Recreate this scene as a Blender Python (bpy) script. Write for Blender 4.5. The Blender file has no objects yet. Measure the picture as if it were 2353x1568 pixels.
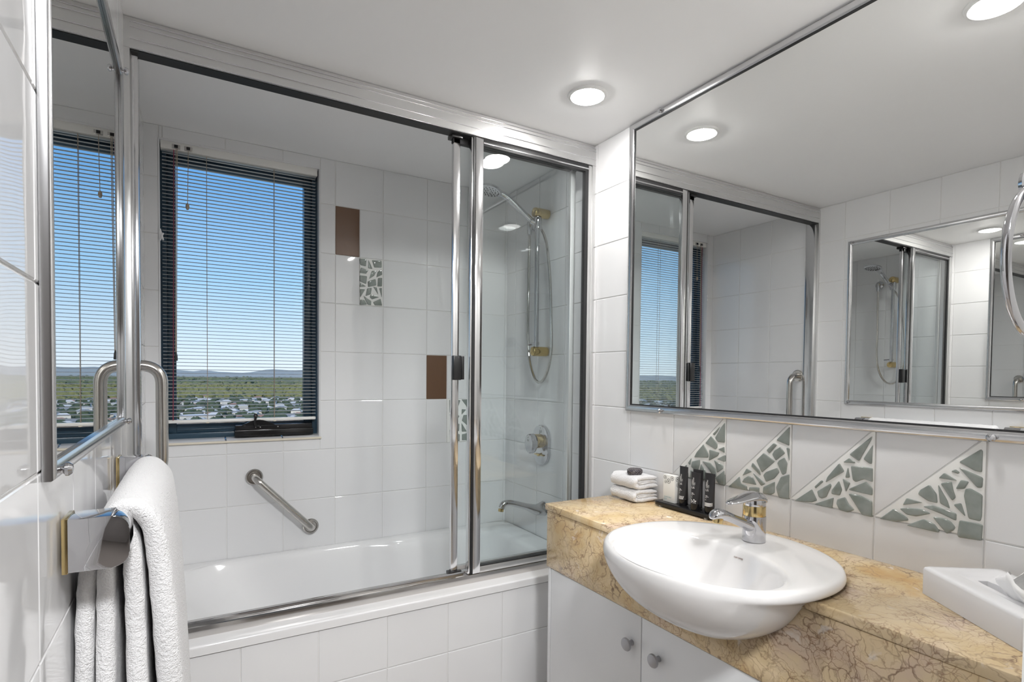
import bpy, bmesh, math, random
from mathutils import Vector, Matrix

# ------------------------------------------------------------------ camera, sky, sun, exposure
SC = bpy.context.scene
COL = SC.collection
W = 1.472            # room width (x), right wall plane; back wall is y=0, left wall x=0
H = 2.14             # ceiling height
random.seed(7)

def make_camera():
    f, cx, cy, yaw, pitch, roll = 1268.16, 1176.0, 899.39, -.5276, -.0267, -.0102
    cyw, syw = math.cos(yaw), math.sin(yaw)
    cp, sp = math.cos(pitch), math.sin(pitch)
    cr, sr = math.cos(roll), math.sin(roll)
    Ry = Matrix(((cyw, syw, 0), (-syw, cyw, 0), (0, 0, 1)))
    Rp = Matrix(((1, 0, 0), (0, cp, sp), (0, -sp, cp)))
    Rr = Matrix(((cr, 0, -sr), (0, 1, 0), (sr, 0, cr)))
    R = Rr @ Rp @ Ry
    right, fwd, up = R[0], R[1], R[2]
    M = Matrix((( right[0], up[0], -fwd[0], .1404), (right[1], up[1], -fwd[1], -2.3392),
                (right[2], up[2], -fwd[2], 1.264), (0, 0, 0, 1)))
    cam = bpy.data.cameras.new('camera')
    cam.sensor_width = 36.0
    cam.lens = f / 2353 * 36
    cam.shift_x = -(cx - 1176.5) / 2353
    cam.shift_y = (cy - 784) / 2353
    cam.clip_start = .01
    cam.clip_end = 30000
    o = bpy.data.objects.new('camera', cam)
    COL.objects.link(o)
    o.matrix_world = M
    SC.camera = o
make_camera()

world = bpy.data.worlds.new('sky'); SC.world = world
world.use_nodes = True
wn = world.node_tree.nodes; wl = world.node_tree.links
wn.clear()
w_out = wn.new('ShaderNodeOutputWorld'); w_bg = wn.new('ShaderNodeBackground')
w_tc = wn.new('ShaderNodeTexCoord'); w_sep = wn.new('ShaderNodeSeparateXYZ'); w_r = wn.new('ShaderNodeValToRGB')
wl.new(w_tc.outputs['Generated'], w_sep.inputs[0]); wl.new(w_sep.outputs['Z'], w_r.inputs['Fac'])
wl.new(w_r.outputs['Color'], w_bg.inputs['Color']); wl.new(w_bg.outputs[0], w_out.inputs['Surface'])
cr_ = w_r.color_ramp
cr_.elements[0].position = 0.0; cr_.elements[0].color = (.76, .86, .95, 1)
cr_.elements[1].position = 1.0; cr_.elements[1].color = (.035, .13, .38, 1)
for p_, c_ in ((.05, (.62, .79, .94)), (.15, (.35, .62, .92)), (.33, (.095, .32, .71))):
    e_ = cr_.elements.new(p_); e_.color = (*c_, 1)
w_bg.inputs['Strength'].default_value = .80

sun = bpy.data.lights.new('sun', 'SUN'); sun.energy = 2.2; sun.angle = .01; sun.color = (1, .93, .80)
sun_o = bpy.data.objects.new('sun', sun); COL.objects.link(sun_o)
sun_o.rotation_euler = Vector((.35, .62, -.55)).to_track_quat('-Z', 'Y').to_euler()

SC.view_settings.view_transform = 'Standard'
SC.view_settings.look = 'None'
SC.view_settings.gamma = 1
SC.view_settings.use_curve_mapping = False
SC.view_settings.exposure = 0.56
LAMP_STRENGTH = 165.0
BEDROOM_FILL = 126.0  # strength of the added fill behind the viewpoint
SC.cycles.max_bounces = 14
SC.cycles.diffuse_bounces = 7
SC.cycles.glossy_bounces = 9
SC.cycles.transmission_bounces = 8
SC.cycles.transparent_max_bounces = 24
SC.cycles.sample_clamp_indirect = 4
SC.cycles.blur_glossy = .6

# ------------------------------------------------------------------ materials
MAT = {}
def new_mat(name):
    m = bpy.data.materials.new(name); m.use_nodes = True
    nt = m.node_tree; b = nt.nodes['Principled BSDF']
    MAT[name] = m
    return m, nt, b
def pm(name, col, rough=.5, metal=0.0, spec=.5, coat=0.0, noise=None, bump=None, var=0.0):
    """plain principled material with fine procedural colour variation and relief"""
    m, nt, b = new_mat(name)
    b.inputs['Base Color'].default_value = (*col, 1)
    b.inputs['Roughness'].default_value = rough
    b.inputs['Metallic'].default_value = metal
    b.inputs['Specular IOR Level'].default_value = spec
    b.inputs['Coat Weight'].default_value = coat
    tc = nt.nodes.new('ShaderNodeTexCoord')
    n = nt.nodes.new('ShaderNodeTexNoise')
    n.inputs['Scale'].default_value = noise or 20
    n.inputs['Detail'].default_value = 3
    nt.links.new(tc.outputs['Object'], n.inputs['Vector'])
    if var:
        mx = nt.nodes.new('ShaderNodeMixRGB')
        mx.inputs[1].default_value = (*[c * (1 - var) for c in col], 1)
        mx.inputs[2].default_value = (*[min(1, c * (1 + var)) for c in col], 1)
        nt.links.new(n.outputs['Fac'], mx.inputs[0]); nt.links.new(mx.outputs[0], b.inputs['Base Color'])
    if bump:
        bp = nt.nodes.new('ShaderNodeBump')
        bp.inputs['Strength'].default_value = bump[0]; bp.inputs['Distance'].default_value = bump[1]
        nt.links.new(n.outputs['Fac'], bp.inputs['Height']); nt.links.new(bp.outputs[0], b.inputs['Normal'])
    return m

def tile_material(name, col, rough, wav, scale=9.0):
    m, nt, b = new_mat(name)
    b.inputs['Roughness'].default_value = rough
    tc = nt.nodes.new('ShaderNodeTexCoord'); oi = nt.nodes.new('ShaderNodeObjectInfo')
    cb = nt.nodes.new('ShaderNodeCombineXYZ')
    ml = nt.nodes.new('ShaderNodeMath'); ml.operation = 'MULTIPLY'; ml.inputs[1].default_value = 40
    nt.links.new(oi.outputs['Random'], ml.inputs[0])
    nt.links.new(ml.outputs[0], cb.inputs[0]); nt.links.new(ml.outputs[0], cb.inputs[2])
    va = nt.nodes.new('ShaderNodeVectorMath'); va.operation = 'ADD'
    nt.links.new(tc.outputs['Object'], va.inputs[0]); nt.links.new(cb.outputs[0], va.inputs[1])
    n = nt.nodes.new('ShaderNodeTexNoise'); n.inputs['Scale'].default_value = scale; n.inputs['Detail'].default_value = 1
    nt.links.new(va.outputs[0], n.inputs['Vector'])
    bp = nt.nodes.new('ShaderNodeBump'); bp.inputs['Strength'].default_value = 1.0; bp.inputs['Distance'].default_value = wav
    nt.links.new(n.outputs['Fac'], bp.inputs['Height']); nt.links.new(bp.outputs[0], b.inputs['Normal'])
    mx = nt.nodes.new('ShaderNodeMixRGB')
    mx.inputs[1].default_value = (*[c * .985 for c in col], 1); mx.inputs[2].default_value = (*col, 1)
    nt.links.new(oi.outputs['Random'], mx.inputs[0]); nt.links.new(mx.outputs[0], b.inputs['Base Color'])
    return m

tile_material('white_tile', (.755, .757, .765), .035, .0016)
tile_material('brown_tile', (.135, .068, .035), .32, .0003, 60)
pm('grout', (.76, .755, .745), .7, var=.04, noise=40)
pm('ceiling_paint', (.88, .88, .885), .42, var=.01, noise=6, spec=.35)
pm('wall_paint', (.80, .80, .79), .4, var=.01, noise=6)
pm('bedroom_paint', (.22, .20, .185), .6, var=.05, noise=3)
pm('carpet', (.16, .14, .125), .95, var=.2, noise=60)
pm('floor_stone', (.36, .32, .28), .3, var=.08, noise=8)
pm('alu', (.74, .74, .735), .34, 1.0, noise=200, bump=(.05, .0002))
pm('alu_satin', (.70, .70, .71), .20, 1.0)
pm('track_metal', (.60, .58, .56), .16, 1.0)
pm('alu_bright', (.74, .74, .75), .12, 1.0)
pm('chrome', (.60, .60, .62), .03, 1.0)
pm('stainless', (.62, .60, .57), .17, 1.0, noise=300, bump=(.04, .0002))
pm('brass', (.66, .51, .25), .16, 1.0)
pm('black_plastic', (.012, .012, .013), .3, var=.2)
pm('black_gloss', (.010, .010, .011), .18, var=.1)
pm('tube_black', (.022, .021, .023), .33, var=.1)
pm('seal_black', (.015, .015, .016), .5)
pm('window_frame', (.028, .062, .095), .28, var=.1)
pm('blind_white', (.50, .495, .48), .35, var=.02)
pm('blind_rail', (.80, .79, .76), .35, var=.02)
pm('cord', (.40, .33, .26), .7, var=.1)
pm('cord_red', (.22, .03, .06), .6)
pm('white_plastic', (.80, .80, .80), .3)
pm('acrylic_white', (.77, .77, .775), .10, var=.005)
pm('ceramic_white', (.72, .71, .705), .045, coat=.15, var=.004)
pm('ceramic_tissue', (.75, .75, .765), .14, var=.004)
pm('lacquer_white', (.76, .77, .785), .22, var=.005)
pm('knob_metal', (.42, .42, .44), .38, 1.0, noise=400, bump=(.3, .0006))
pm('cream_trim', (.70, .64, .53), .4, var=.03)
pm('mosaic_bed', (.82, .82, .80), .55, var=.02, noise=60)
pm('carton_white', (.82, .82, .79), .45, var=.01)
pm('print_white', (.80, .80, .79), .5)
pm('print_teal', (.25, .42, .44), .5)
pm('print_dark', (.03, .03, .03), .5)
pm('print_brown', (.16, .08, .05), .5)
pm('tissue_paper', (.85, .85, .85), .8, noise=40, bump=(.2, .002))
pm('soap_speckle', (.05, .045, .05), .6, var=.2)
def soap():
    m = MAT['soap_speckle']; nt = m.node_tree; b = nt.nodes['Principled BSDF']
    v = nt.nodes.new('ShaderNodeTexVoronoi'); v.inputs['Scale'].default_value = 420
    tc = nt.nodes.new('ShaderNodeTexCoord'); nt.links.new(tc.outputs['Object'], v.inputs['Vector'])
    r = nt.nodes.new('ShaderNodeValToRGB')
    r.color_ramp.elements[0].position = .18; r.color_ramp.elements[0].color = (.42, .40, .38, 1)
    r.color_ramp.elements[1].position = .42; r.color_ramp.elements[1].color = (.035, .028, .035, 1)
    nt.links.new(v.outputs['Distance'], r.inputs['Fac']); nt.links.new(r.outputs[0], b.inputs['Base Color'])
soap()
def shard_mat():
    m, nt, b = new_mat('shard_glass')
    oi = nt.nodes.new('ShaderNodeObjectInfo'); tc = nt.nodes.new('ShaderNodeTexCoord')
    n = nt.nodes.new('ShaderNodeTexNoise'); n.inputs['Scale'].default_value = 35; n.inputs['Detail'].default_value = 4
    nt.links.new(tc.outputs['Object'], n.inputs['Vector'])
    r = nt.nodes.new('ShaderNodeValToRGB')
    r.color_ramp.elements[0].position = .3; r.color_ramp.elements[0].color = (.195, .222, .203, 1)
    r.color_ramp.elements[1].position = .75; r.color_ramp.elements[1].color = (.275, .303, .282, 1)
    nt.links.new(n.outputs['Fac'], r.inputs['Fac']); nt.links.new(r.outputs[0], b.inputs['Base Color'])
    b.inputs['Roughness'].default_value = .12; b.inputs['Coat Weight'].default_value = .6
shard_mat()
def towel_mat():
    m, nt, b = new_mat('terry')
    b.inputs['Base Color'].default_value = (.80, .795, .80, 1); b.inputs['Roughness'].default_value = .95
    b.inputs['Sheen Weight'].default_value = .25
    tc = nt.nodes.new('ShaderNodeTexCoord')
    n = nt.nodes.new('ShaderNodeTexNoise'); n.inputs['Scale'].default_value = 480; n.inputs['Detail'].default_value = 3
    n2 = nt.nodes.new('ShaderNodeTexNoise'); n2.inputs['Scale'].default_value = 190; n2.inputs['Detail'].default_value = 3
    ad = nt.nodes.new('ShaderNodeMath'); ad.operation = 'ADD'
    for q in (n, n2): nt.links.new(tc.outputs['Object'], q.inputs['Vector'])
    nt.links.new(n.outputs['Fac'], ad.inputs[0]); nt.links.new(n2.outputs['Fac'], ad.inputs[1])
    bp = nt.nodes.new('ShaderNodeBump'); bp.inputs['Strength'].default_value = .85; bp.inputs['Distance'].default_value = .0034
    nt.links.new(ad.outputs[0], bp.inputs['Height']); nt.links.new(bp.outputs[0], b.inputs['Normal'])
towel_mat()
def glass_mat(name, tint, ior=1.5, boost=1.0):
    m = bpy.data.materials.new(name); m.use_nodes = True; MAT[name] = m
    nt = m.node_tree; nt.nodes.clear()
    out = nt.nodes.new('ShaderNodeOutputMaterial'); mix = nt.nodes.new('ShaderNodeMixShader')
    t = nt.nodes.new('ShaderNodeBsdfTransparent'); t.inputs[0].default_value = (*tint, 1)
    g = nt.nodes.new('ShaderNodeBsdfGlossy'); g.inputs['Roughness'].default_value = 0.0
    fr = nt.nodes.new('ShaderNodeFresnel')
    # the same reflectance on both faces of a pane (the Fresnel node inverts the index on back faces)
    ge = nt.nodes.new('ShaderNodeNewGeometry'); mr = nt.nodes.new('ShaderNodeMapRange')
    mr.inputs['To Min'].default_value = ior; mr.inputs['To Max'].default_value = 1 / ior
    nt.links.new(ge.outputs['Backfacing'], mr.inputs['Value']); nt.links.new(mr.outputs[0], fr.inputs['IOR'])
    ml = nt.nodes.new('ShaderNodeMath'); ml.operation = 'MULTIPLY'; ml.inputs[1].default_value = boost
    nt.links.new(fr.outputs[0], ml.inputs[0]); nt.links.new(ml.outputs[0], mix.inputs[0])
    nt.links.new(t.outputs[0], mix.inputs[1]); nt.links.new(g.outputs[0], mix.inputs[2]); nt.links.new(mix.outputs[0], out.inputs[0])
glass_mat('shower_glass', (.965, .982, .983), 1.5, 1.0)
glass_mat('window_glass', (.985, .99, .99), 1.45, .3)
def mirror_mat():
    m = bpy.data.materials.new('mirror_silver'); m.use_nodes = True; MAT['mirror_silver'] = m
    nt = m.node_tree; nt.nodes.clear()
    out = nt.nodes.new('ShaderNodeOutputMaterial'); g = nt.nodes.new('ShaderNodeBsdfGlossy')
    g.inputs['Color'].default_value = (.90, .905, .895, 1); g.inputs['Roughness'].default_value = 0
    nt.links.new(g.outputs[0], out.inputs[0])
mirror_mat()
def emit_mat(name, col, st):
    m = bpy.data.materials.new(name); m.use_nodes = True; MAT[name] = m
    nt = m.node_tree; nt.nodes.clear()
    out = nt.nodes.new('ShaderNodeOutputMaterial'); g = nt.nodes.new('ShaderNodeEmission')
    g.inputs['Color'].default_value = (*col, 1); g.inputs['Strength'].default_value = st
    nt.links.new(g.outputs[0], out.inputs[0])
emit_mat('lamp_lens', (1, .978, .955), LAMP_STRENGTH)
emit_mat('fill_glass', (.985, .99, 1.0), BEDROOM_FILL)
def marble():
    m, nt, b = new_mat('marble')
    L = nt.links.new
    def N(t): return nt.nodes.new(t)
    tc = N('ShaderNodeTexCoord')
    n1 = N('ShaderNodeTexNoise'); n1.inputs['Scale'].default_value = 9; n1.inputs['Detail'].default_value = 5
    L(tc.outputs['Object'], n1.inputs['Vector'])
    sub = N('ShaderNodeVectorMath'); sub.operation = 'SUBTRACT'; sub.inputs[1].default_value = (.5, .5, .5)
    L(n1.outputs['Color'], sub.inputs[0])
    sc = N('ShaderNodeVectorMath'); sc.operation = 'SCALE'; sc.inputs['Scale'].default_value = .16
    L(sub.outputs[0], sc.inputs[0])
    ad = N('ShaderNodeVectorMath'); ad.operation = 'ADD'
    L(tc.outputs['Object'], ad.inputs[0]); L(sc.outputs[0], ad.inputs[1])
    # large colour clouds
    n2 = N('ShaderNodeTexNoise'); n2.inputs['Scale'].default_value = 7; n2.inputs['Detail'].default_value = 6
    L(ad.outputs[0], n2.inputs['Vector'])
    r = N('ShaderNodeValToRGB'); e = r.color_ramp
    e.elements[0].position = .28; e.elements[0].color = (.50, .31, .13, 1)
    e.elements[1].position = .78; e.elements[1].color = (.66, .55, .43, 1)
    for p, c in ((.42, (.60, .455, .26)), (.55, (.66, .525, .34)), (.66, (.61, .47, .35))):
        q = e.elements.new(p); q.color = (*c, 1)
    L(n2.outputs['Fac'], r.inputs['Fac'])
    col = r.outputs[0]
    def vein(scale, w0, w1, colr, amt, prev, maskscale):
        v = N('ShaderNodeTexVoronoi'); v.feature = 'DISTANCE_TO_EDGE'; v.inputs['Scale'].default_value = scale
        L(ad.outputs[0], v.inputs['Vector'])
        rr = N('ShaderNodeValToRGB'); rr.color_ramp.elements[0].position = w0; rr.color_ramp.elements[0].color = (1, 1, 1, 1)
        rr.color_ramp.elements[1].position = w1; rr.color_ramp.elements[1].color = (0, 0, 0, 1)
        L(v.outputs['Distance'], rr.inputs['Fac'])
        mk = N('ShaderNodeTexNoise'); mk.inputs['Scale'].default_value = maskscale; mk.inputs['Detail'].default_value = 3
        L(tc.outputs['Object'], mk.inputs['Vector'])
        mr = N('ShaderNodeMapRange'); mr.inputs['From Min'].default_value = .40; mr.inputs['From Max'].default_value = .62
        mr.inputs['To Max'].default_value = amt
        L(mk.outputs['Fac'], mr.inputs['Value'])
        mu = N('ShaderNodeMath'); mu.operation = 'MULTIPLY'; L(rr.outputs[0], mu.inputs[0]); L(mr.outputs[0], mu.inputs[1])
        mx = N('ShaderNodeMixRGB'); mx.inputs[2].default_value = (*colr, 1)
        L(mu.outputs[0], mx.inputs[0]); L(prev, mx.inputs[1])
        return mx.outputs[0]
    col = vein(16, .0, .035, (.15, .085, .055), .85, col, 11)
    col = vein(30, .0, .05, (.20, .115, .07), .8, col, 7)
    col = vein(58, .0, .07, (.28, .16, .09), .75, col, 16)
    # white calcite flecks
    n3 = N('ShaderNodeTexNoise'); n3.inputs['Scale'].default_value = 24; n3.inputs['Detail'].default_value = 4
    L(ad.outputs[0], n3.inputs['Vector'])
    r3 = N('ShaderNodeValToRGB'); r3.color_ramp.elements[0].position = .66; r3.color_ramp.elements[0].color = (0, 0, 0, 1)
    r3.color_ramp.elements[1].position = .74; r3.color_ramp.elements[1].color = (.8, .8, .8, 1)
    L(n3.outputs['Fac'], r3.inputs['Fac'])
    mx = N('ShaderNodeMixRGB'); mx.inputs[2].default_value = (.74, .68, .62, 1)
    L(r3.outputs[0], mx.inputs[0]); L(col, mx.inputs[1])
    L(mx.outputs[0], b.inputs['Base Color'])
    b.inputs['Roughness'].default_value = .10
marble()
pm('ground_land', (.13, .13, .085), .9, var=.35, noise=.02)
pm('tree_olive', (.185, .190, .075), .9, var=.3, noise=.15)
pm('tree_shade', (.060, .085, .050), .9, var=.3, noise=.15)  # shade over the near suburb is put into this darker leaf colour
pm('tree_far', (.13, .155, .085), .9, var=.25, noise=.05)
pm('hill_haze', (.36, .385, .37), .95, var=.08, noise=.004)  # distance haze mixed into the base colour
pm('house_white', (.70, .68, .64), .8, var=.05)
pm('roof_pale', (.62, .62, .62), .6, var=.06)
pm('roof_grey', (.24, .26, .28), .7, var=.1)
pm('roof_terracotta', (.33, .19, .14), .8, var=.1)

# ------------------------------------------------------------------ mesh helpers
class MB:
    def __init__(s): s.v = []; s.f = []
    def add(s, vs, fs):
        o = len(s.v); s.v += [tuple(v) for v in vs]; s.f += [tuple(i + o for i in f) for f in fs]; return s
    def box(s, x0, x1, y0, y1, z0, z1, ch=0.0):
        if ch <= 0:
            vs = [(x, y, z) for x in (x0, x1) for y in (y0, y1) for z in (z0, z1)]
            return s.add(vs, [(0, 1, 3, 2), (4, 6, 7, 5), (0, 4, 5, 1), (2, 3, 7, 6), (0, 2, 6, 4), (1, 5, 7, 3)])
        bm = bmesh.new(); bmesh.ops.create_cube(bm, size=1)
        for v in bm.verts:
            v.co = ((x0 + x1) / 2 + v.co.x * (x1 - x0), (y0 + y1) / 2 + v.co.y * (y1 - y0), (z0 + z1) / 2 + v.co.z * (z1 - z0))
        bmesh.ops.bevel(bm, geom=bm.edges[:], offset=ch, segments=2, affect='EDGES', profile=.5)
        s.bm(bm); return s
    def bm(s, bm):
        bm.verts.index_update()
        s.add([v.co[:] for v in bm.verts], [[v.index for v in f.verts] for f in bm.faces]); bm.free(); return s
    def prism(s, poly, axis, a0, a1, ch=0.0):
        """poly: 2-D outline in the two other axes (x,y,z order), extruded along axis"""
        def P(p, a):
            q = list(p); q.insert(axis, a); return q
        area = sum(poly[i][0] * poly[(i + 1) % len(poly)][1] - poly[(i + 1) % len(poly)][0] * poly[i][1] for i in range(len(poly)))
        pl = list(poly) if area > 0 else list(poly)[::-1]
        bm = bmesh.new()
        lo = [bm.verts.new(P(p, a0)) for p in pl]; hi = [bm.verts.new(P(p, a1)) for p in pl]
        n = len(pl)
        bm.faces.new(lo[::-1]); bm.faces.new(hi)
        for i in range(n): bm.faces.new((lo[i], lo[(i + 1) % n], hi[(i + 1) % n], hi[i]))
        if axis == 1:
            for f in bm.faces: f.normal_flip()
        if ch:
            bmesh.ops.bevel(bm, geom=bm.edges[:], offset=ch, segments=2, affect='EDGES', profile=.5)
        bmesh.ops.recalc_face_normals(bm, faces=bm.faces[:])
        return s.bm(bm)
    def loft(s, rings, cap0=True, cap1=True, close=False):
        n = len(rings[0]); o = len(s.v)
        for r in rings: s.v += [tuple(p) for p in r]
        m = len(rings)
        for k in range(m if close else m - 1):
            a = o + k * n; b = o + ((k + 1) % m) * n
            for i in range(n): s.f.append((a + i, a + (i + 1) % n, b + (i + 1) % n, b + i))
        if not close:
            if cap0: s.f.append(tuple(o + i for i in range(n))[::-1])
            if cap1: s.f.append(tuple(o + (m - 1) * n + i for i in range(n)))
        return s
    def tube(s, path, r, n=14, closed=False):
        P = [Vector(p) for p in path]; m = len(P)
        rs = r if isinstance(r, (list, tuple)) else [r] * m
        T = []
        for i in range(m):
            a = P[(i - 1) % m] if (closed or i > 0) else P[i]; b = P[(i + 1) % m] if (closed or i < m - 1) else P[i]
            T.append((b - a).normalized())
        u = T[0].orthogonal().normalized(); rings = []
        for i in range(m):
            u = (u - T[i] * u.dot(T[i])).normalized(); w = T[i].cross(u)
            rings.append([P[i] + (u * math.cos(2 * math.pi * k / n) + w * math.sin(2 * math.pi * k / n)) * rs[i] for k in range(n)])
        return s.loft(rings, close=closed)
    def lathe(s, prof, c, d=(0, 0, 1), n=28):
        d = Vector(d).normalized(); u = d.orthogonal().normalized(); w = d.cross(u); c = Vector(c)
        rings = [[c + d * h + (u * math.cos(2 * math.pi * k / n) + w * math.sin(2 * math.pi * k / n)) * max(r, 1e-5) for k in range(n)] for r, h in prof]
        return s.loft(rings)
    def build(s, name, mat, parent=None, smooth=True, angle=35, kind=None):
        me = bpy.data.meshes.new(name); me.from_pydata(s.v, [], s.f); me.validate()
        bm = bmesh.new(); bm.from_mesh(me); bmesh.ops.recalc_face_normals(bm, faces=bm.faces[:]); bm.to_mesh(me); bm.free()
        return link(name, me, mat, parent, smooth, angle, kind)

def link(name, me, mat, parent=None, smooth=True, angle=35, kind=None):
    if mat and not me.materials: me.materials.append(MAT[mat])
    if smooth and len(me.polygons):
        me.shade_smooth(); me.set_sharp_from_angle(angle=math.radians(angle))
    o = bpy.data.objects.new(name, me); COL.objects.link(o)
    if parent is not None: attach(o, parent)
    if kind: o['kind'] = kind
    return o
def attach(o, parent):
    o.parent = parent
    if parent.type == 'EMPTY':
        o.matrix_parent_inverse = Matrix.Translation(-Vector(parent.location))
def thing(name, label, cat, loc, group=None):
    o = bpy.data.objects.new(name, None); COL.objects.link(o)
    o.empty_display_size = .02
    o.location = loc; o['label'] = label; o['category'] = cat
    if group: o['group'] = group
    return o
def tag(o, label, cat, group=None):
    o['label'] = label; o['category'] = cat
    if group: o['group'] = group
    return o
def struct(o, label=None):
    o['kind'] = 'structure'
    if label: o['label'] = label
    return o
def arc(c, r, a0, a1, n, ux, uy):
    c = Vector(c); ux = Vector(ux); uy = Vector(uy)
    return [c + ux * r * math.cos(a0 + (a1 - a0) * i / n) + uy * r * math.sin(a0 + (a1 - a0) * i / n) for i in range(n + 1)]
def fillet(pts, r, n=6):
    """round the inner corners of a polyline"""
    P = [Vector(p) for p in pts]; out = [P[0]]
    for i in range(1, len(P) - 1):
        a = (P[i - 1] - P[i]); b = (P[i + 1] - P[i]); rr = min(r, a.length * (.97 if i == 1 else .49), b.length * (.97 if i == len(P) - 2 else .49))
        p0 = P[i] + a.normalized() * rr; p1 = P[i] + b.normalized() * rr
        for k in range(n + 1):
            t = k / n; out.append(p0 * (1 - t) ** 2 + P[i] * 2 * t * (1 - t) + p1 * t * t)
    return out + [P[-1]]
def catmull(pts, n=8):
    P = [Vector(p) for p in pts]; out = []
    for i in range(len(P) - 1):
        a = P[max(i - 1, 0)]; b = P[i]; c = P[i + 1]; d = P[min(i + 2, len(P) - 1)]
        for k in range(n):
            t = k / n
            out.append(.5 * ((2 * b) + (c - a) * t + (2 * a - 5 * b + 4 * c - d) * t * t + (3 * b - a - 3 * c + d) * t ** 3))
    return out + [P[-1]]
def rrect(x0, x1, y0, y1, r, n=5):
    out = []
    for cx, cy, a in ((x1 - r, y1 - r, 0), (x0 + r, y1 - r, 90), (x0 + r, y0 + r, 180), (x1 - r, y0 + r, 270)):
        for k in range(n + 1):
            t = math.radians(a + 90 * k / n); out.append((cx + r * math.cos(t), cy + r * math.sin(t)))
    return out
def lettering(body, size, mat, parent, M, name='lettering', extrude=.00012):
    cu = bpy.data.curves.new(name, 'FONT'); cu.body = body; cu.size = size; cu.extrude = extrude; cu.align_x = 'LEFT'
    to = bpy.data.objects.new(name + '_curve', cu); COL.objects.link(to)
    dg = bpy.context.evaluated_depsgraph_get()
    me = bpy.data.meshes.new_from_object(to.evaluated_get(dg))
    bpy.data.objects.remove(to); bpy.data.curves.remove(cu)
    me.transform(M); me.materials.clear()
    return link(name, me, mat, parent, smooth=False)

# ------------------------------------------------------------------ the room shell
TH = .15
PART_Y = -2.125; DOOR_Y = PART_Y - .10; NEAR = -5.6
struct(MB().box(-TH, W + TH, DOOR_Y, .001, -.12, 0).build('floor', 'floor_stone', smooth=False))
ceiling = struct(MB().box(-TH, W + TH, DOOR_Y, TH, H, H + .12).build('ceiling', 'ceiling_paint', smooth=False))
wall_left = struct(MB().box(-TH, 0, DOOR_Y, TH, -.12, H).build('wall_left', 'grout', smooth=False))
wall_right = struct(MB().box(W, W + TH, DOOR_Y, TH, -.12, H).build('wall_right', 'grout', smooth=False))
wall_end = struct(MB().box(.865, W, DOOR_Y, PART_Y, 0, H).build('wall_vanity_end', 'wall_paint', smooth=False))
# the dim bedroom the doorway opens onto, behind the viewpoint
struct(MB().box(-2.6, 2.8, NEAR, DOOR_Y, -.12, 0).build('floor_bedroom', 'carpet', smooth=False))
struct(MB().box(-2.6, 2.8, NEAR, DOOR_Y, 2.45, 2.57).build('ceiling_bedroom', 'ceiling_paint', smooth=False))
struct(MB().box(-2.6, 2.8, NEAR - TH, NEAR, -.12, 2.57).build('wall_near', 'bedroom_paint', smooth=False))
struct(MB().box(-2.6 - TH, -2.6, NEAR, DOOR_Y + .1, -.12, 2.57).build('wall_bedroom_left', 'bedroom_paint', smooth=False))
struct(MB().box(2.8, 2.8 + TH, NEAR, DOOR_Y + .1, -.12, 2.57).build('wall_bedroom_right', 'bedroom_paint', smooth=False))
wp = MB().box(-2.6, -TH, DOOR_Y, DOOR_Y + .1, -.12, 2.57).box(W + TH, 2.8, DOOR_Y, DOOR_Y + .1, -.12, 2.57).box(-TH, W + TH, DOOR_Y, DOOR_Y + .1, H + .12, 2.57)
struct(wp.build('wall_bedroom_partition', 'bedroom_paint', smooth=False))
WX0, WX1, WZ0, WZ1 = .046, .597, 1.006, 2.096      # window opening
wb = MB()
wb.box(0, WX0, 0, TH, -.12, H).box(WX1, W, 0, TH, -.12, H).box(WX0, WX1, 0, TH, -.12, WZ0).box(WX0, WX1, 0, TH, WZ1, H)
wall_back = struct(wb.build('wall_back', 'grout', smooth=False))

# ---- wall tiles, each a piece of its wall
G = .0014    # half joint
TT = .0026
tile_cache = {}
def tile_mesh(w, h, mat='white_tile'):
    key = (round(w, 3), round(h, 3), mat)
    if key in tile_cache: return tile_cache[key]
    a, b = w / 2, h / 2; i = min(.0016, a * .4, b * .4)
    vs = []
    for (s, y) in ((0, 0), (0, -TT * .72), (i, -TT)):
        vs += [(-a + s, y, -b + s), (a - s, y, -b + s), (a - s, y, b - s), (-a + s, y, b - s)]
    fs = []
    for k in (0, 4):
        for j in range(4): fs.append((k + j, k + (j + 1) % 4, k + 4 + (j + 1) % 4, k + 4 + j))
    fs.append((8, 9, 10, 11))
    me = bpy.data.meshes.new('tile'); me.from_pydata(vs, [], fs); me.materials.append(MAT[mat])
    me.shade_smooth(); me.set_sharp_from_angle(angle=math.radians(12))
    tile_cache[key] = me
    return me
def put_tile(parent, wall, u0, u1, z0, z1, mat='white_tile', name='tile'):
    """wall: 'B' back (faces -y), 'R' right (faces -x), 'L' left (faces +x), 'F' bath front (faces -y)"""
    u0 += G; u1 -= G; z0 += G; z1 -= G
    if u1 - u0 < .006 or z1 - z0 < .006: return None
    o = bpy.data.objects.new(name, tile_mesh(u1 - u0, z1 - z0, mat)); COL.objects.link(o)
    uc, zc = (u0 + u1) / 2, (z0 + z1) / 2
    if wall == 'B': o.location = (uc, 0, zc)
    elif wall == 'F': o.location = (uc, APRON_Y, zc)
    elif wall == 'R': o.location = (W, uc, zc); o.rotation_euler = (0, 0, -math.pi / 2)
    else: o.location = (0, uc, zc); o.rotation_euler = (0, 0, math.pi / 2)
    o.parent = parent
    return o
def minus(r, h):
    """rectangle r minus hole h -> list of rectangles"""
    u0, u1, z0, z1 = r; a0, a1, b0, b1 = h
    if a1 <= u0 or a0 >= u1 or b1 <= z0 or b0 >= z1: return [r]
    out = []
    if a0 > u0: out.append((u0, a0, z0, z1))
    if a1 < u1: out.append((a1, u1, z0, z1))
    m0, m1 = max(u0, a0), min(u1, a1)
    if b0 > z0: out.append((m0, m1, z0, b0))
    if b1 < z1: out.append((m0, m1, b1, z1))
    return out
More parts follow.
